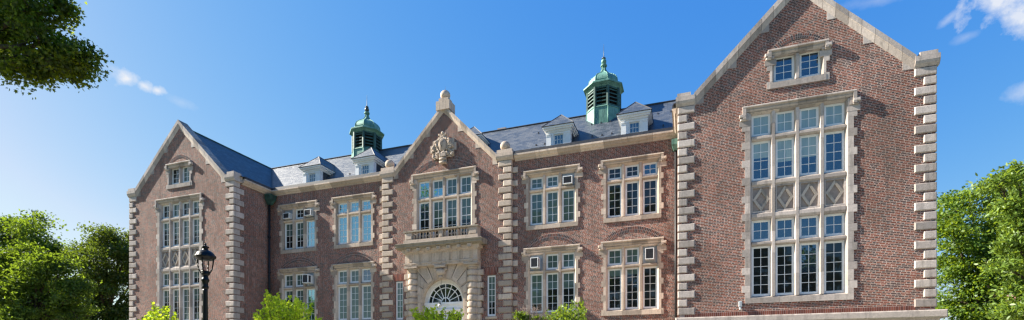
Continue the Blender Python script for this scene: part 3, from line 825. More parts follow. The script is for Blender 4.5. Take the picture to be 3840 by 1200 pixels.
for k in range(N):
    t0, t1 = math.pi*k/N, math.pi*(k+1)/N
    q = lambda t, r, y: (AX+r*math.cos(t), y, czA+r*math.sin(t))
    rv.hexa([q(t0, Ri-.09, ya+.03), q(t0, Ri+.05, ya+.03), q(t0, Ri+.05, 27.3), q(t0, Ri-.09, 27.3), q(t1, Ri-.09, ya+.03), q(t1, Ri+.05, ya+.03), q(t1, Ri+.05, 27.3), q(t1, Ri-.09, 27.3)], SP)
for s in (-1, 1):
    a, b = sorted((AX+s*(Ri-.09), AX+s*(Ri+.05))); rv.box(a, b, ya+.03, 27.3, 1.2, czA, SP)
rv.build('arch_reveal', port)
for cx in CXS:                                          # banded columns with pilaster behind
    c = MB(); cy = fy+.36
    z = 7.36; k = 0
    while z > 1.2:
        c.lathe((cx, cy, z-.31), [(.30, 0), (.335, .03), (.34, .06), (.34, .25), (.335, .28), (.30, .31)], 32, SP)
        c.lathe((cx, cy, z-.372), [(.285, 0), (.285, .064)], 32, SP)
        z -= .37
    c.box(cx-.42, cx+.42, cy-.42, cy+.3, .5, z+.0, SP)
    c.lathe((cx, cy, 7.36), [(.29, 0), (.29, .08), (.33, .10), (.33, .13), (.30, .15), (.34, .20), (.41, .27)], 32, SP)
    c.box(cx-.43, cx+.43, cy-.43, cy+.3, 7.63, 7.73, SP)
    c.build('column', port)
    r = MB(); z = 7.36; k = 0
    s = -1 if cx < AX else 1
    while z > .8:                                       # rusticated response on the wall
        w = .50 if k % 2 else .62
        a, b = sorted((cx, cx+s*w)); r.cbox(a, b, PY-.10-.12, PY+.05, z-.32, z, SP, .03)
        z -= .37; k += 1
    r.build('pilaster', port)
en = MB(); W = 2.42
for s in (0,):
    en.box(AX-W+.02, AX+W-.02, fy, PY, 7.73, 7.93, SP)                       # architrave
    en.box(AX-W-.01, AX+W+.01, fy-.035, PY, 7.88, 7.95, SP)
    en.box(AX-W+.05, AX+W-.05, fy+.02, PY, 7.95, 8.50, SP)                   # frieze
    en.box(AX-W-.02, AX+W+.02, fy-.06, PY, 8.50, 8.58, SP)
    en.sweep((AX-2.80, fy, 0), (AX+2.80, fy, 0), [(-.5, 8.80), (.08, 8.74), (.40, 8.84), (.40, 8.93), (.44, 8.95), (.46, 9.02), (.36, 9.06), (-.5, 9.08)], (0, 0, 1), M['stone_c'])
    en.box(AX-W-.10, AX+W+.10, fy-.10, PY, 8.58, 8.76, SP)
ent = en.build('entablature', port)
for k in range(7):
    tg = MB(); x = AX-1.98+k*.66
    for j in (-1, 0, 1): tg.box(x+j*.075-.027, x+j*.075+.027, fy-.035, fy+.03, 8.00, 8.48, SP)
    tg.box(x-.13, x+.13, fy-.03, fy+.03, 8.44, 8.498, SP); tg.box(x-.12, x+.12, fy-.05, fy+.02, 7.80, 7.875, SP)
    tg.cbox(x-.13, x+.13, fy-.30, fy, 8.60, 8.79, SP, .04)                   # bracket under the cornice
    tg.sphere((x, fy-.24, 8.62), .09, SP, 10, sx=1.3)
    tg.build('triglyph', ent)
ks = MB()
ks.prism([(AX-.32, 7.72), (AX+.32, 7.72), (AX+.22, 6.95), (AX-.22, 6.95)], ya-.10, ya+.1, SP)
ks.cbox(AX-.36, AX+.36, ya-.34, ya, 7.56, 7.73, SP, .03)
ks.sphere((AX, ya-.14, 7.33), .23, SP, 16, sx=1.35, sy=.9, sz=1.0); ks.sphere((AX, ya-.10, 7.05), .15, SP, 14, sx=1.2)
for s in (-1, 1):
    ks.tube((AX+s*.30, ya-.2, 7.48), (AX+s*.30, ya+.02, 7.48), .10, .10, 12, SP); ks.tube((AX+s*.12, ya-.3, 7.5), (AX+s*.2, ya-.16, 7.0), .05, .03, 8, SP)
ks.build('keystone_bracket', port)
# balcony
bal = MB(); bx = 2.375; by = 26.30
bal.box(AX-bx-.06, AX+bx+.06, by-.03, PY, 9.07, 9.29, SP); bal.box(AX-bx-.03, AX+bx+.03, by, PY, 9.29, 9.34, SP)
ped = ((-bx, -bx+.50), (-.14+.05, .14+.05), (bx-.56, bx))
for a, b in ped:
    bal.box(AX+a, AX+b, by+.02, by+.30, 9.34, 9.79, SP); bal.cbox(AX+a+.05, AX+b-.05, by-.005, by+.1, 9.38, 9.75, SP, .015)
for s in (-1, 1):
    a, b = sorted((AX+s*bx, AX+s*(bx-.26))); bal.box(a+.002, b-.002, by+.30, PY, 9.34, 9.79, SP)
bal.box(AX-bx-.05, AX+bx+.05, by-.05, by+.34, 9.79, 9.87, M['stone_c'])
for s in (-1, 1):
    a, b = sorted((AX+s*(bx+.047), AX+s*(bx-.30))); bal.box(a, b, by+.34, PY, 9.793, 9.867, SP)
balc = bal.build('balcony', bld)
bm_ = None
prof = [(.05, 0), (.055, .04), (.03, .06), (.045, .11), (.064, .18), (.055, .25), (.032, .32), (.028, .37), (.05, .40), (.05, .45)]
spots = [AX-bx+.50+.09+k*.205 for k in range(9)]+[AX+.19+.1+k*.204 for k in range(8)]
for x in spots:
    if bm_ is None:
        m = MB(); m.lathe((0, 0, 0), prof, 12, SP); o = m.build('baluster', balc); bm_ = o.data
    else:
        o = bpy.data.objects.new('baluster', bm_); col.objects.link(o); child(o, balc)
    o.parent = balc; o.matrix_parent_inverse = Matrix.Identity(4); o.location = (x, by+.12, 9.34)
# fanlight and doors
fy2 = 27.04
fl = MB(); N = 32; Rg = 1.16
def arc(mb, r0, r1, y0, y1, mat, n=N):
    for k in range(n):
        t0, t1 = math.pi*k/n, math.pi*(k+1)/n
        q = lambda t, r, y: (AX+r*math.cos(t), y, czA+r*math.sin(t))
        mb.hexa([q(t0, r0, y0), q(t0, r1, y0), q(t0, r1, y1), q(t0, r0, y1), q(t1, r0, y0), q(t1, r1, y0), q(t1, r1, y1), q(t1, r0, y1)], mat)
arc(fl, Rg, 1.37, fy2-.10, fy2+.1, M['creamw']); arc(fl, Rg-.05, Rg, fy2-.04, fy2+.08, M['white'])
arc(fl, .26, .31, fy2-.025, fy2+.05, M['white'], 16); arc(fl, .86, .90, fy2-.022, fy2+.05, M['white'])
for k in range(9):
    t_ = math.pi*k/8
    if k in (0, 8): continue
    d = Vector((math.cos(t_), 0, math.sin(t_))); n_ = Vector((-d.z, 0, d.x))*.017
    p0 = Vector((AX, 0, czA))+d*(.31 if k != 4 else .0); p1 = Vector((AX, 0, czA))+d*(Rg-.04)
    fl.hexa([p0-n_+Vector((0, fy2-.02, 0)), p0+n_+Vector((0, fy2-.02, 0)), p0+n_+Vector((0, fy2+.04, 0)), p0-n_+Vector((0, fy2+.04, 0)),
             p1-n_+Vector((0, fy2-.02, 0)), p1+n_+Vector((0, fy2-.02, 0)), p1+n_+Vector((0, fy2+.04, 0)), p1-n_+Vector((0, fy2+.04, 0))], M['white'])
fl.box(AX-1.36, AX+1.36, fy2-.14, fy2+.1, czA-.14, czA, M['white']); fl.box(AX-1.36, AX+1.36, fy2-.08, fy2+.1, czA-.42, czA-.14, M['white'])
fl.box(AX-1.36, AX+1.36, fy2-.18, fy2+.1, czA-.50, czA-.42, M['white'])
for k in range(26): fl.box(AX-1.3+k*.101, AX-1.25+k*.101, fy2-.11, fy2-.07, czA-.41, czA-.34, M['white'])
fan = fl.build('fanlight', bld)
gl = MB(); gl.add([(AX+Rg*math.cos(math.pi*k/32), fy2+.02, czA+Rg*math.sin(math.pi*k/32)) for k in range(33)], [tuple(range(32, -1, -1))], M['g_dark'])
gl.build('glass_pane', fan)
dr = MB(); W_ = M['white']
for s in (-1, 1):
    a, b = sorted((AX+s*.02, AX+s*1.2)); a += .01; b -= .01
    dr.box(a, a+.14, fy2, fy2+.08, 1.2, czA-.5, W_); dr.box(b-.14, b, fy2, fy2+.08, 1.2, czA-.5, W_)
    dr.box(a+.14, b-.14, fy2, fy2+.08, 1.2, 1.7, W_); dr.box(a+.14, b-.14, fy2, fy2+.08, czA-.68, czA-.5, W_); dr.box(a+.14, b-.14, fy2+.02, fy2+.06, 3.2, 3.3, W_)
    c_, d_ = sorted((AX+s*1.2, AX+s*1.37)); dr.box(c_, d_, fy2-.06, fy2+.1, 1.2, czA-.5, W_)
    dr.add([(a+.14, fy2+.05, 1.7), (b-.14, fy2+.05, 1.7), (b-.14, fy2+.05, czA-.68), (a+.14, fy2+.05, czA-.68)], [(0, 1, 2, 3)], M['g_dark'])
    dr.sphere((AX+s*.10, fy2-.04, 2.2), .035, M['bronze'], 10)
dr.build('entrance_door', bld)
st = MB()
for k in range(7): st.box(AX-2.6, AX+2.6, 24.6+k*.32, 27.1, k*.171, (k+1)*.171, SP)
st.build('entrance_steps', bld)
for i, x in enumerate(nwx):                             # narrow side windows
    s = MB(); q = light_frame(s, x-.26, x+.26, 4.66, 7.0, PY+.06, 2, 6, M['white'], fw=.05, sill=.08); o = s.build('narrow_window', bld, 'narrow white sash window beside the entrance arch')
    gm = MB(); glazing(gm, *q, PY+.105, [(.66 if i else 1., B), (1, D_)]); gm.build('glass_pane', o)
    sl = MB(); sl.cbox(x-.36, x+.36, PY-.06, PY+.3, 4.50, 4.64, SP, .02); sl.build('sill', o)
    ln = MB(); ln.box(x-.40, x+.40, PY-.004, PY+.02, 7.03, 7.46, M['joint'])
    for k in range(9):
        a = (k-4)*.083; sk = (k-4)*.016
        ln.prism([(x+a-.036, 7.035), (x+a+.036, 7.035), (x+a+.036+sk, 7.455), (x+a-.036+sk, 7.455)], PY-.012, PY+.01, M['red_brick'])
    ln.build('flat_arch', o)
    rr = MB(); rr.box(x-.29, x-.262, PY+.003, PY+.2, 4.6, 7.03, M['red_brick']); rr.box(x+.262, x+.29, PY+.003, PY+.2, 4.6, 7.03, M['red_brick']); rr.build('reveal', o)

# carved arms in the middle gable
ca = MB(); cy = PY; rr = random.Random(3)
ca.box(AX-.90, AX+.84, cy-.04, cy+.05, 14.55, 15.0, SP); ca.box(AX-.72, AX+.70, cy-.06, cy+.05, 14.2, 15.25, SP)
ca.sphere((AX-.02, cy-.10, 14.92), .33, SP, 20, sx=.85, sy=.55, sz=1.35)
for k in range(26):                                     # strapwork rim
    a = 2*math.pi*k/26
    if math.sin(a) < -.8: continue
    p0 = Vector((AX-.02+.36*math.cos(a), cy-.12, 14.92+.50*math.sin(a))); a2 = a+2*math.pi/26
    p1 = Vector((AX-.02+.36*math.cos(a2), cy-.12, 14.92+.50*math.sin(a2))); ca.tube(p0, p1, .065, .065, 8, SP)
for s in (-1, 1):
    for k in range(80):                                 # oak leaf clusters
        u = rr.random(); h = 14.12+u*1.12; w = .36+.27*math.sin(math.pi*min(1, u*1.05+.1))
        x = AX+s*(.32+rr.random()*max(.08, w-.20)); rad = rr.uniform(.04, .08)
        ca.sphere((x, cy-.07-rr.random()*.10, h), rad, SP, 8, sx=rr.uniform(.7, 1.4), sy=.9, sz=rr.uniform(.7, 1.4))
    for k in range(9):                                  # cresting scroll
        a0, a1 = R(20+k*15), R(35+k*15)
        ca.tube((AX+s*.40-s*.40*math.sin(a0)*.9, cy-.14, 15.38-.14*math.cos(a0)*1.2), (AX+s*.40-s*.40*math.sin(a1)*.9, cy-.14, 15.38-.14*math.cos(a1)*1.2), .07, .07, 8, SP)
ca.sphere((AX, cy-.14, 15.60), .10, SP, 12)
for k in range(7): ca.sphere((AX-.3+k*.1, cy-.17, 14.42+.03*math.sin(k*2)), .09, SP, 8)
ca.cbox(AX-.20, AX+.26, cy-.26, cy+.05, 14.16, 14.38, SP, .03); ca.cbox(AX-.17, AX+.23, cy-.20, cy+.05, 13.80, 14.18, SP, .04)
for z_ in (14.06, 13.86): ca.tube((AX-.18, cy-.20, z_), (AX+.24, cy-.20, z_), .075, .075, 12, SP)
cart = ca.build('carved_arms', bld)
mg = MB(); GD = M['pipe']                                # the monogram cut in the shield
def cut(p, q): mg.tube((AX-.02+p[0], cy-.283, 14.92+p[1]), (AX-.02+q[0], cy-.283, 14.92+q[1]), .010, .010, 5, GD)
cut((-.13, .16), (0, -.20)); cut((.13, .16), (0, -.20)); cut((-.13, .16), (-.05, .21)); cut((-.05, .21), (.05, .21)); cut((.05, .21), (.13, .16)); cut((-.06, .0), (.10, .12))
mg.build('monogram', cart)

# rain heads and downpipe
dp = MB()
px, py = LW+HW+.16, MY-.36
dp.tube((px, py, .2), (px, py, 12.9), .075, .075, 12, M['pipe'])
for z in (3.3, 5.6, 8.1, 10.5): dp.lathe((px, py, z), [(.075, 0), (.10, .01), (.10, .10), (.075, .11)], 12, M['pipe'])
pipe = dp.build('downpipe', bld)
rh = MB()
rh.hexa([(px-.10, py-.12, 12.75), (px+.14, py-.12, 12.75), (px+.14, py+.12, 12.75), (px-.10, py+.12, 12.75),
         (px-.14, py-.26, 13.08), (px+.30, py-.26, 13.08), (px+.30, py+.24, 13.08), (px-.14, py+.24, 13.08)], M['copper_dark'])
rh.box(px-.14, px+.32, py-.28, py+.26, 13.08, 13.32, M['copper_dark']); rh.box(px-.14, px+.36, py-.32, py+.30, 13.32, 13.40, M['copper_dark'])
rh.build('rain_head', pipe)
r2 = MB(); x = RW-HW-.20
r2.hexa([(x-.06, MY-.20, 12.75), (x+.12, MY-.20, 12.75), (x+.12, MY, 12.75), (x-.06, MY, 12.75), (x-.14, MY-.34, 13.0), (x+.19, MY-.34, 13.0), (x+.19, MY, 13.0), (x-.14, MY, 13.0)], M['copper'])
r2.box(x-.15, x+.19, MY-.35, MY, 13.0, 13.28, M['copper']); r2.tube((x+.05, MY-.1, .2), (x+.05, MY-.1, 12.8), .06, .06, 10, M['pipe']); r2.build('rain_head', bld)

# ================================================================ small things on the building
def air_conditioner(label, x, y, z, w, h, d, mat_case='white'):
    e = empty('air_conditioner', label, 'air conditioner', (x, y, z), 'window air conditioners')
    c = MB(); W = M['white']; f = .035
    c.box(x-w/2, x+w/2, y-d+.02, y+.17, z, z+h, W)
    for q in ((x-w/2, x-w/2+f, z, z+h), (x+w/2-f, x+w/2, z, z+h), (x-w/2+f, x+w/2-f, z, z+f), (x-w/2+f, x+w/2-f, z+h-f, z+h)):
        c.box(q[0], q[1], y-d, y-d+.02, q[2], q[3], W)
    c.build('casing', e)
    gr = MB(); gr.box(x-w/2+f, x+w/2-f, y-d+.012, y-d+.019, z+f, z+h-f, M['grille'])
    n = 9
    for k in range(n):
        zz = z+f+(h-2*f)*(k+.5)/n; gr.box(x-w/2+f, x+w/2-f, y-d+.006, y-d+.012, zz-.006, zz+.006, M['lead'])
    for s in (-1, 1):                                   # side louvres
        gr.box(*sorted((x+s*(w/2+.001), x+s*(w/2+.006))), y-d+.08, y-d*.35, z+.06, z+h-.06, M['grille'])
    gr.build('grille', e)
    b = MB(); b.tube((x, y+.1, z-.17), (x, y-d*.6, z-.005), .014, .014, 6, M['board']); b.build('support_bracket', e)
def ac_at(key, cell, label, w, h, d, dz=.06, dx=0.):
    x0, x1, z0, z1 = CELL[key][cell]
    air_conditioner(label, (x0+x1)/2+dx, MY, z0+dz, w, h, d)
ac_at(('u', XE), (0, 0), 'squat white air conditioner in the upper window by the downpipe, in its first light', .52, .38, .16, .04)
ac_at(('u', XE), (0, 2), 'squat white air conditioner in the upper window by the downpipe, in its third light', .52, .40, .20, .06)
ac_at(('l', XE), (0, 2), 'tall white air conditioner jutting from the lower window nearest the black downpipe', .45, .56, .42, .13)
ac_at(('u', XA), (0, 2), 'small white air conditioner with grey board above it, upper window beside the middle gable', .52, .42, .10, .05)
ac_at(('l', XA), (0, 0), 'tall white air conditioner on a strut in the lower window beside the entrance bay', .44, .56, .34, .10)
ac_at(('l', XB), (0, 2), 'tall white air conditioner in the lower window next to the big gabled wing', .44, .58, .16, .16)

fl_ = empty('floodlight', 'small grey security light fixed low on the brick gable wall', 'floodlight', (2.13, FY, 4.3))
m = MB(); m.cbox(2.06, 2.19, FY-.15, FY, 4.33, 4.57, M['board'], .015); m.build('housing', fl_)
m = MB(); m.tube((2.125, FY-.08, 4.34), (2.125, FY-.12, 4.24), .035, .055, 12, M['board']); m.sphere((2.125, FY-.125, 4.23), .045, M['lens'], 12); m.build('lamp_head', fl_)

gb = empty('globe_lamp', 'white globe lamp hanging under the arched fanlight', 'lamp', (AX-.18, 26.5, 5.35))
xg, yg, zg = at(1661, 1146, 27.5); xg = AX-.17; yg = 26.62; zg = 5.37
m = MB(); m.sphere((xg, yg, zg), .12, M['lens'], 18); m.build('globe', gb)
m = MB(); m.lathe((xg, yg, zg+.11), [(.07, 0), (.07, .05), (.02, .07)], 12, M['iron'])
for k in range(12):
    a0, a1 = 2*math.pi*k/12, 2*math.pi*(k+1)/12
    m.tube((xg+.05*math.cos(a0), yg, zg+.27+.09*math.sin(a0)), (xg+.05*math.cos(a1), yg, zg+.27+.09*math.sin(a1)), .012, .012, 6, M['white'])
m.tube((xg, yg, zg+.36), (xg, yg+.25, zg+1.7), .008, .008, 6, M['iron']); m.build('hanger', gb)

# ================================================================ street lamp
lx, ly, _ = at(770, 1000, 12.)
lamp = empty('street_lamp', 'black iron lantern lamp post in front of the brick gable', 'street lamp', (lx, ly, 0))
I = M['iron']
m = MB(); m.lathe((lx, ly, 0), [(.20, 0), (.20, .12), (.15, .18), (.14, .7), (.16, .74), (.10, .84), (.075, 1.0), (.064, 2.2), (.052, 3.50), (.055, 3.54)], 24, I)
m.lathe((lx, ly, 3.54), [(.055, 0), (.07, .03), (.075, .06), (.062, .09), (.062, .16), (.085, .20), (.09, .235), (.07, .26), (.058, .30), (.062, .34)], 24, I)
m.build('post', lamp)
m = MB(); m.lathe((lx, ly, 3.86), [(.055, 0), (.085, .025), (.10, .06), (.08, .075), (.09, .10), (.085, .12)], 24, I)
for k in range(4):
    a = R(30+90*k); q = lambda r, z: Vector((lx+r*math.cos(a), ly+r*math.sin(a), z))
    pts = [q(.085, 3.92), q(.125, 3.97), q(.152, 4.05), q(.170, 4.15), q(.178, 4.28)]
    for p0, p1 in zip(pts[:-1], pts[1:]): m.tube(p0, p1, .015, .015, 8, I)
m.build('cage', lamp)
m = MB(); m.lathe((lx, ly, 0), [(.18, 4.25), (.19, 4.275), (.225, 4.30), (.228, 4.325), (.212, 4.335), (.205, 4.36), (.182, 4.405), (.14, 4.445), (.09, 4.47), (.065, 4.485), (.055, 4.53),
                                (.084, 4.545), (.086, 4.56), (.06, 4.575), (.03, 4.585), (.022, 4.60)], 32, I)
for k in range(12):
    a = R(30*k); m.sphere((lx+.222*math.cos(a), ly+.222*math.sin(a), 4.333), .015, I, 8)
m.sphere((lx, ly, 4.62), .025, I, 12); m.build('hood', lamp)
m = MB(); m.lathe((lx, ly, 4.235), [(.12, 0), (.12, .014)], 24, M['grille']); m.build('lens', lamp)

# ================================================================ trees
def leaf_mesh(name, P, size, mat, seed, shape='kite', droop=.35, outward=None, parent=None):
    r = np.random.default_rng(seed); n = len(P)
    d = r.normal(size=(n, 3)); d[:, 2] -= droop
    if outward is not None: d = d*.8+outward*.9
    d /= np.linalg.norm(d, axis=1)[:, None]
    u = r.normal(size=(n, 3)); u[:, 2] += .9
    s = np.cross(d, u); s /= np.linalg.norm(s, axis=1)[:, None]+1e-9
    nn = np.cross(s, d)
    L = (size*r.uniform(.65, 1.25, n))[:, None]
    if shape == 'maple':                                # five-pointed blade
        k = [(-.35, 0), (-.1, .5), (.12, .22), (.42, .48), (.38, .18), (.75, 0), (.38, -.18), (.42, -.48), (.12, -.22), (-.1, -.5)]
    elif shape == 'long':
        k = [(-.55, 0), (-.2, .20), (.2, .19), (.62, 0), (.2, -.19), (-.2, -.20)]
    else:
        k = [(-.5, 0), (-.05, .36), (.55, 0), (-.05, -.36)]
    m = len(k); V = np.empty((n, m, 3), np.float32)
    curl = r.uniform(-.25, .1, n)[:, None]
    for j, (a, b) in enumerate(k):
        V[:, j] = P+d*L*a+s*L*b+nn*L*(abs(b)*.35+a*a*curl)
    me = bpy.data.meshes.new(name)
    me.vertices.add(n*m); me.vertices.foreach_set('co', V.reshape(-1))
    me.loops.add(n*m); me.loops.foreach_set('vertex_index', np.arange(n*m, dtype=np.int32))
    me.polygons.add(n); me.polygons.foreach_set('loop_start', np.arange(0, n*m, m, dtype=np.int32))
    me.polygons.foreach_set('loop_total', np.full(n, m, np.int32))
    me.materials.append(mat); me.update(calc_edges=True); me.validate()
    o = bpy.data.objects.new(name, me); col.objects.link(o)
    if parent: child(o, parent)
    return o
def crown_points(lobes, n, seed, clump=.33, per=34, hollow=.5, boughs=15):
    """leaves sit in sprays, sprays in flattened boughs, boughs round each lobe with gaps between them"""
    r = np.random.default_rng(seed); P = []; O = []
    vol = np.array([l[3]*l[4]*l[5] for l in lobes])**(.75); vol /= vol.sum()
    for l, w in zip(lobes, vol):
        c = np.array(l[:3]); rad = np.array(l[3:6]); nb = boughs
        q = r.normal(size=(nb, 3)); q /= np.linalg.norm(q, axis=1)[:, None]
        bc = c+q*rad*(hollow+(.80-hollow)*r.random(nb)**.7)[:, None]
        share = r.uniform(.4, 1.6, nb); share /= share.sum()
        for k in range(nb):
            br = rad*r.uniform(.28, .52)*np.array([1, 1, .62]); ns = max(2, int(n*w*share[k]/per))
            for j in range(ns):
                d = r.normal(size=3); d /= np.linalg.norm(d)
                sc_ = bc[k]+d*br*r.random()**.4; m = max(6, int(per*r.uniform(.5, 1.5)))
                g = np.clip(r.normal(size=(m, 3)), -1.5, 1.5)*np.array([1, 1, .55])*clump*r.uniform(.5, 1.2)
                P.append(sc_+g); O.append(np.repeat((q[k]*.5+d*.6+np.array([0, 0, .25]))[None], m, 0)+g*.3)
    return np.concatenate(P), np.concatenate(O)
def limb(mb, pts, r0, r1, mat, n=8):
    m = len(pts)-1
    for k in range(m):
        a, b = r0+(r1-r0)*k/m, r0+(r1-r0)*(k+1)/m; mb.tube(pts[k], pts[k+1], a, b, n, mat)
def trunk_mesh(base, lobes, r0, seed, parent, mat, sway=.25, fork=.35):
    r = random.Random(seed); mb = MB(); base = Vector(base)
    cen = sum((Vector(l[:3]) for l in lobes), Vector())/len(lobes)
    zmin = min(l[2]-l[5] for l in lobes)
    fz = max(base.z+1., zmin+(cen.z-zmin)*fork)
    fk = Vector((base.x+(cen.x-base.x)*.35, base.y+(cen.y-base.y)*.35, fz))
    p = [base, base.lerp(fk, .45)+Vector((r.uniform(-sway, sway)*.4, r.uniform(-sway, sway)*.4, 0)), fk]
    limb(mb, p, r0, r0*.7, mat, 12)
    for l in lobes:
        e = Vector(l[:3]); mid = fk.lerp(e, .5)+Vector((r.uniform(-.3, .3), r.uniform(-.3, .3), r.uniform(0, .5)))*sway*2
        s = r0*.45; limb(mb, [fk, mid, e], s, s*.25, mat, 7)
        for k in range(5):
            d = Vector((r.gauss(0, 1), r.gauss(0, 1), r.gauss(.3, .8))).normalized()
            t_ = e+Vector((d.x*l[3], d.y*l[4], d.z*l[5]))*.68
            limb(mb, [mid.lerp(e, r.uniform(.3, 1)), e.lerp(t_, .5)+Vector((0, 0, r.uniform(-.1, .2))), t_], s*.28, s*.06, mat, 5)
    return mb.build('trunk', parent)
def tree(name, label, cat, base, lobes, n, size, leafmat, seed, r0=.25, clump=.35, per=34, shape='kite', hollow=.5, group=None, barkmat=None, droop=.35):
    e = empty(name, label, cat, base, group)
    trunk_mesh(base, lobes, r0, seed, e, M[barkmat or 'bark'])
    P, O = crown_points(lobes, n, seed, clump, per, hollow)
    leaf_mesh('crown', P, size, M[leafmat], seed+1, shape, droop, O, e)
    return e
def px_lobes(zc, items, dz=None, deep=1.0):
    out = []
    k = zc/F_PX
    for i, it in enumerate(items):
        u, v, ru, rv = it[:4]; off = it[4] if len(it) > 4 else 0.
        p = at(u, v, zc+off); out.append((p.x, p.y, p.z, ru*k, max(ru, rv)*k*deep, rv*k))
    return out
def foot(u, zc): p = at(u, 1000, zc); return (p.x, p.y, 0.)

# the maple bough that hangs in from the side
lob = px_lobes(18., [(50, 50, 140, 100), (130, 40, 90, 75, -.5), (50, 185, 120, 100, .6), (155, 175, 105, 95, -.4), (245, 210, 72, 62), (312, 222, 50, 46, -.3),
                     (195, 270, 75, 36, .4), (222, 22, 30, 32), (90, 270, 85, 36), (270, 270, 50, 28, .2), (-90, 60, 170, 190, .8), (-260, -60, 230, 260), (-120, -190, 230, 170, -.8), (-420, 120, 220, 230, 1.), (-350, -330, 260, 200)])
lob = [l for l in lob]
tree('maple_tree', 'dark leafy maple bough hanging in from the upper corner of the view', 'tree', foot(-330, 18.3), lob, 40000, .118, 'leaf_maple', 11, .34, .30, 30, 'maple', .35)

lob = px_lobes(50., [(45, 850, 72, 62), (135, 868, 66, 66, -2), (172, 915, 55, 60), (212, 950, 38, 38), (40, 950, 95, 85, 2), (125, 975, 90, 75), (-70, 900, 100, 110), (60, 1060, 130, 90), (150, 1120, 120, 80), (20, 1180, 140, 70)])
tree('plane_tree', 'tall open-crowned green tree standing farthest from the building', 'tree', foot(70, 50), lob, 32000, .21, 'leaf_mid', 21, .4, .62, 30, 'maple', .45)
lob = px_lobes(46., [(335, 925, 50, 48), (395, 893, 64, 55), (462, 915, 60, 62, 1), (300, 975, 42, 46), (362, 985, 80, 80, -1), (450, 1000, 80, 90), (335, 1080, 82, 80, 1), (425, 1110, 95, 95), (300, 1165, 75, 70), (400, 1220, 120, 70), (545, 990, 90, 100, 5)])
tree('linden_tree', 'dense dark green tree beside the corner of the brick gable', 'tree', foot(400, 47), lob, 48000, .19, 'leaf_dark', 31, .4, .5, 34, 'kite', .55)
lob = px_lobes(27., [(35, 1050, 95, 85), (125, 1010, 78, 68, -.6), (205, 1060, 85, 85), (60, 1150, 110, 90, -.8), (180, 1165, 105, 80, .5), (265, 1120, 62, 78), (300, 1190, 60, 55), (-60, 1080, 110, 110), (55, 962, 24, 26), (102, 944, 18, 28), (152, 972, 20, 22), (238, 996, 22, 30), (12, 970, 28, 24), (192, 985, 15, 26), (302, 1075, 22, 26), (110, 1240, 190, 80), (20, 1130, 90, 70, 1.), (150, 1110, 80, 70, 1.2), (230, 1180, 70, 60, 1.)])
tree('beech_tree', 'bushy bright green tree in front of the tall trees', 'tree', foot(120, 27), lob, 44000, .145, 'leaf_mid', 41, .2, .33, 30, 'long', .5)

lob = px_lobes(36., [(3560, 800, 42, 72), (3640, 752, 72, 68, 1), (3728, 742, 66, 76), (3590, 900, 76, 78, -1), (3690, 880, 92, 88), (3790, 830, 80, 120, 2), (3600, 1010, 84, 78), (3700, 1020, 100, 95, -1), (3605, 1130, 88, 82), (3720, 1150, 105, 90), (3830, 1020, 100, 120), (3660, 1240, 160, 70)])
tree('locust_tree', 'full green tree rising beside the quoined corner of the big gable', 'tree', foot(3680, 36), lob, 46000, .17, 'leaf_bright', 51, .35, .45, 32, 'maple', .55)
lob = px_lobes(15., [(3745, 690, 58, 30), (3810, 640, 50, 48), (3790, 765, 60, 36), (3825, 850, 48, 50), (3768, 1000, 55, 30), (3815, 1085, 48, 42), (3800, 920, 42, 40), (3900, 760, 90, 150), (3920, 980, 90, 150), (3780, 1170, 50, 26), (3860, 1160, 70, 60)])
tree('hornbeam_tree', 'pale feathery branches reaching in at the edge of the view', 'tree', foot(3960, 15.3), lob, 15000, .12, 'leaf_pale', 61, .14, .20, 22, 'long', .3, droop=.1)

young = 'young trees in front of the facade'
def young_tree(label, zc, tops, n, seed, u0, size=.095, mat='leaf_young'):
    """upright leafy shoots fanning out of a slim stem; tops = heights the shoots reach"""
    e = empty('young_tree', label, 'young tree', foot(u0, zc), young)
    r = random.Random(seed); rn = np.random.default_rng(seed); k = zc/F_PX
    b0 = Vector(foot(u0, zc)); fk = Vector((b0.x, b0.y, at(u0, 1330, zc).z)); mb = MB(); limb(mb, [b0, b0.lerp(fk, .5)+Vector((.04, .02, 0)), fk], .05, .03, M['bark'])
    P = []; O = []
    us = [t_[0] for t_ in tops]
    for q in range(n):
        u = r.uniform(us[0], us[-1])
        for (ua, va), (ub, vb) in zip(tops[:-1], tops[1:]):
            if ua <= u <= ub: v = va+(vb-va)*(u-ua)/max(1, ub-ua)
        v += abs(r.gauss(0, 1))*42-4
        tip = at(u, v, zc+r.uniform(-.9, .9)); root = fk.lerp(tip, .18)+Vector((0, 0, -.1))
        mid = root.lerp(tip, .5); mid.z -= .12*(tip-fk).length*.4; mid += Vector((r.uniform(-.08, .08), r.uniform(-.08, .08), 0))
        limb(mb, [fk, root, mid, tip], .014, .003, M['bark'], 4)
        L = (tip-mid).length+.4; m = int(14+L*26)
        for j in range(m):
            t_ = 1-(j/m)**1.1
            p = (mid.lerp(tip, (t_-.35)/.65) if t_ > .35 else root.lerp(mid, t_/.35))
            d = Vector((r.gauss(0, 1), r.gauss(0, 1), r.gauss(.1, .5))).normalized()
            sp = .035+.07*(1-t_)
            P.append(p+d*sp*r.uniform(.5, 1.6)); O.append(d+Vector((0, 0, .25)))
    mb.build('trunk', e)
    leaf_mesh('crown', np.array([tuple(p) for p in P]), size, M[mat], seed+1, 'kite', .25, np.array([tuple(o) for o in O]), e)
    return e
young_tree('yellow-green sapling top below the tall window of the far gable', 16., [(512, 1205), (530, 1172), (548, 1185), (575, 1130), (592, 1152), (612, 1140), (632, 1145), (650, 1172), (672, 1170), (694, 1205)], 60, 71, 600)
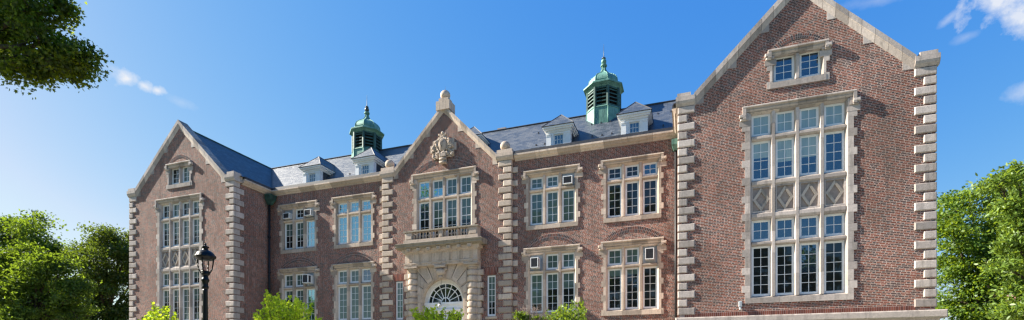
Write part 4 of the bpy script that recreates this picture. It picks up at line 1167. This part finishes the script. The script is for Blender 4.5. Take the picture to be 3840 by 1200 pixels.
young_tree('yellow-green sapling beside the black downpipe, the widest of the row', 15., [(938, 1190), (945, 1170), (962, 1180), (972, 1135), (988, 1132), (996, 1086), (1016, 1092), (1030, 1110), (1044, 1098), (1060, 1130), (1092, 1112), (1108, 1116), (1128, 1130), (1150, 1140), (1168, 1138), (1182, 1172), (1204, 1192)], 120, 81, 1070)
young_tree('yellow-green sapling in front of the arched entrance', 15.5, [(1533, 1180), (1541, 1144), (1556, 1152), (1570, 1176), (1584, 1142), (1600, 1152), (1626, 1134), (1645, 1160), (1665, 1158), (1680, 1150), (1700, 1160), (1722, 1136), (1734, 1165)], 72, 91, 1640)
young_tree('deeper green sapling standing beyond the bare twigs', 15.5, [(2050, 1160), (2070, 1172), (2092, 1150), (2106, 1126), (2120, 1142), (2146, 1124), (2160, 1138), (2178, 1116), (2194, 1140), (2204, 1160), (2200, 1190)], 66, 101, 2130, .085, 'leaf_bright')
# half-dead sapling
e = empty('bare_sapling', 'half dead grey twiggy sapling with few green leaves', 'young tree', foot(1990, 15.2), young)
mb = MB(); r = random.Random(5); b0 = Vector(foot(1990, 15.2)); fk = Vector((b0.x, b0.y, 2.6)); limb(mb, [b0, fk], .04, .03, M['twig'])
tips = []
for k in range(60):
    p = at(r.gauss(1992, 24), r.uniform(1150, 1205)-0*k, 15.2+r.uniform(-.5, .5)); mid = fk.lerp(p, .55)+Vector((r.uniform(-.12, .12), r.uniform(-.12, .12), r.uniform(-.05, .15)))
    limb(mb, [fk, mid, p], .010, .003, M['twig'], 4)
    for j in range(5):
        q = p+Vector((r.gauss(0, .10), r.gauss(0, .10), r.uniform(-.12, .16))); limb(mb, [mid.lerp(p, r.uniform(.3, 1)), q], .0035, .002, M['twig'], 3); tips.append(q)
mb.build('trunk', e)
P, O = crown_points(px_lobes(15.2, [(1955, 1182, 14, 12), (1968, 1195, 20, 12), (2010, 1200, 26, 12)]), 330, 7, .10, 14, .2)
leaf_mesh('leaves', P, .075, M['leaf_bright'], 8, 'kite', .2, O, e)

# trees across the street, seen only in the window glass
r_ = np.random.default_rng(5)
lob = []
for x, h in ((-96, 20), (-89, 23), (-82, 22), (-75, 19), (-40, 15), (-34, 16), (-28, 17), (-22, 23), (-16, 26), (-10, 27), (-4, 25), (3, 19), (9, 15), (15, 14), (21, 14), (27, 12)):
    x += r_.uniform(-1.5, 1.5); h *= r_.uniform(.92, 1.08); y = -15+r_.uniform(-2.5, 2.5)
    for j in range(5): lob.append((x+r_.uniform(-2, 2), y+r_.uniform(-2, 2), h*(.16+.17*j)+1, 3.9-.35*j, 3.2-.35*j, h*.14))
P, O = crown_points(lob, 44000, 77, .7, 26, .5)
tag(leaf_mesh('tree_line', P, .5, M['leaf_dark'], 78, 'maple', .3, O), 'line of dark trees across the street from the building', 'trees', kind='stuff')

# ================================================================ far neighbour behind the trees
nb = empty('far_building', 'red brick building glimpsed through the trees past the big gable', 'building', (44, 62, 0))
m = MB(); m.box(35, 62, 60, 80, 0, 14.6, M['brick_x']); m.build('wall', nb)
m = MB(); m.add([(34.4, 59.4, 14.6), (62.6, 59.4, 14.6), (62.6, 70, 19), (34.4, 70, 19)], [(0, 1, 2, 3)], M['slate_x']); m.add([(62.6, 80.6, 14.6), (34.4, 80.6, 14.6), (34.4, 70, 19), (62.6, 70, 19)], [(0, 1, 2, 3)], M['slate_x']); m.build('roof', nb)
for i in range(9):
    for j in range(3):
        x = 36.3+i*2.8; z = 2.2+j*4.
        w = MB(); light_frame(w, x, x+1.3, z, z+2.2, 59.93, 2, 4, M['white'], fw=.09); w.add([(x, 59.975, z), (x+1.3, 59.975, z), (x+1.3, 59.975, z+2.2), (x, 59.975, z+2.2)], [(0, 1, 2, 3)], M['g_dark'])
        w.box(x-.1, x+1.4, 59.85, 60, z-.2, z-.002, M['stone_w']); w.build('window', nb)

# ================================================================ sky, sun, camera
to_sun = Vector((-7.0, -1.0, 5.15)).normalized()
el = math.asin(to_sun.z); rot = math.atan2(to_sun.x, to_sun.y)
W = bpy.data.worlds.new('World'); sc.world = W; W.use_nodes = True
wt = W.node_tree; wt.nodes.clear()
class WN(NT):
    def __init__(s): s.t = wt
w = WN()
sky = w.n('ShaderNodeTexSky', sky_type='NISHITA'); sky.sun_disc = False
sky.sun_elevation = el; sky.sun_rotation = rot; sky.altitude = 50; sky.air_density = 1.0; sky.dust_density = .6; sky.ozone_density = 3.0
EXPO = 1.62; STR = .15
sep = w.n('ShaderNodeSeparateColor'); wt.links.new(sky.outputs[0], sep.inputs[0])
def chan(i, k, p):                                      # deep-blue contrast of the clear sky, per channel
    return w.math('MULTIPLY', w.math('POWER', w.math('MULTIPLY', sep.outputs[i], STR), p), k/(STR*2**EXPO))
cmb = w.n('ShaderNodeCombineColor')
chs = [chan(i, k, p) for i, (k, p) in enumerate(((1.8, 1.62), (.97, .82), (.95, .2)))]
chs[0] = w.math('MINIMUM', chs[0], w.math('MULTIPLY', chs[1], .80))   # the horizon stays pale blue
for i in range(3): w.set(cmb.inputs[i], chs[i])
gen = w.coord('Generated')
def dotv(v):
    o = w.n('ShaderNodeVectorMath', operation='DOT_PRODUCT'); w.set(o.inputs[0], gen); o.inputs[1].default_value = tuple(v); return o.outputs['Value']
nz = w.noise(gen, 19., 8, .62); nz2 = w.noise(gen, 55., 6, .6)
mask = None
def cloud(u, v, ru, rv, ang, dens, soft=1.):
    global mask
    d = skydir(u, v); e1 = skydir(u+10*math.cos(R(ang)), v+10*math.sin(R(ang)))-d; e1 = (e1-d*e1.dot(d)).normalized(); e2 = d.cross(e1)
    dd = w.math('MAXIMUM', dotv(d), .05); k = F_PX*1.25
    a = w.math('DIVIDE', dotv(e1), dd); b = w.math('DIVIDE', dotv(e2), dd)
    q = w.math('SQRT', w.math('ADD', w.math('POWER', w.math('ABSOLUTE', w.math('MULTIPLY', a, k/ru)), 2.), w.math('POWER', w.math('ABSOLUTE', w.math('MULTIPLY', b, k/rv)), 2.)))
    s = w.math('ADD', w.math('SUBTRACT', 1., q), w.math('ADD', w.math('MULTIPLY', w.math('SUBTRACT', nz, .5), 2.4), w.math('MULTIPLY', w.math('SUBTRACT', nz2, .5), 1.2)))
    s = w.math('MULTIPLY', w.ramp(s, 0., 1., .0, soft), dens); s = w.math('MINIMUM', w.math('MAXIMUM', s, 0.), 1.)
    mask = s if mask is None else w.math('MAXIMUM', mask, s)
cloud(480, 296, 58, 30, 12, 1., .9); cloud(540, 322, 36, 26, 20, 1., .9); cloud(590, 340, 24, 18, 0, .9, .9); cloud(3880, -30, 165, 100, 10, 1., .8); cloud(3740, 8, 45, 46, 0, .9, .9); cloud(3815, 58, 58, 38, 0, .85, .9)
cloud(3562, 66, 34, 13, -40, .4, 1.3); cloud(3625, 138, 36, 13, -20, .25, 1.3); cloud(3850, 345, 62, 40, 0, .5, 1.2)
cloud(3280, 5, 110, 16, -10, .22, 1.3); cloud(430, 262, 30, 16, 20, .3); cloud(680, 385, 50, 16, 18, .18); cloud(455, 965, 120, 60, 0, .75, 1.3)
mx = w.mix(mask, cmb.outputs[0], tuple(q/(STR*2**EXPO) for q in (.86, .89, .95)))
bg = w.n('ShaderNodeBackground'); bg.inputs['Strength'].default_value = STR
wt.links.new(mx, bg.inputs[0]); wo = w.n('ShaderNodeOutputWorld'); wt.links.new(bg.outputs[0], wo.inputs[0])

sun = bpy.data.lights.new('sun', 'SUN'); sun.energy = 5.; sun.angle = R(.53); sun.color = (1., .93, .82)
so = bpy.data.objects.new('sun', sun); col.objects.link(so); so.rotation_euler = (-to_sun).to_track_quat('-Z', 'Y').to_euler(); so.location = (-30, -10, 40)

cam = bpy.data.cameras.new('camera'); cam.sensor_width = 36.; cam.sensor_fit = 'HORIZONTAL'; cam.lens = 36*F_PX/3840
cam.shift_y = (YH-600)/3840; cam.clip_end = 3000; cam.clip_start = .1
co = bpy.data.objects.new('camera', cam); col.objects.link(co); co.location = (0, 0, EYE); co.rotation_euler = (R(90), 0, YAW)
sc.camera = co
sc.view_settings.view_transform = 'Standard'; sc.view_settings.look = 'None'; sc.view_settings.exposure = EXPO; sc.view_settings.gamma = 1.
sc.cycles.max_bounces = 6; sc.cycles.transparent_max_bounces = 4
sc.cycles.use_denoising = True; sc.cycles.filter_width = 1.35
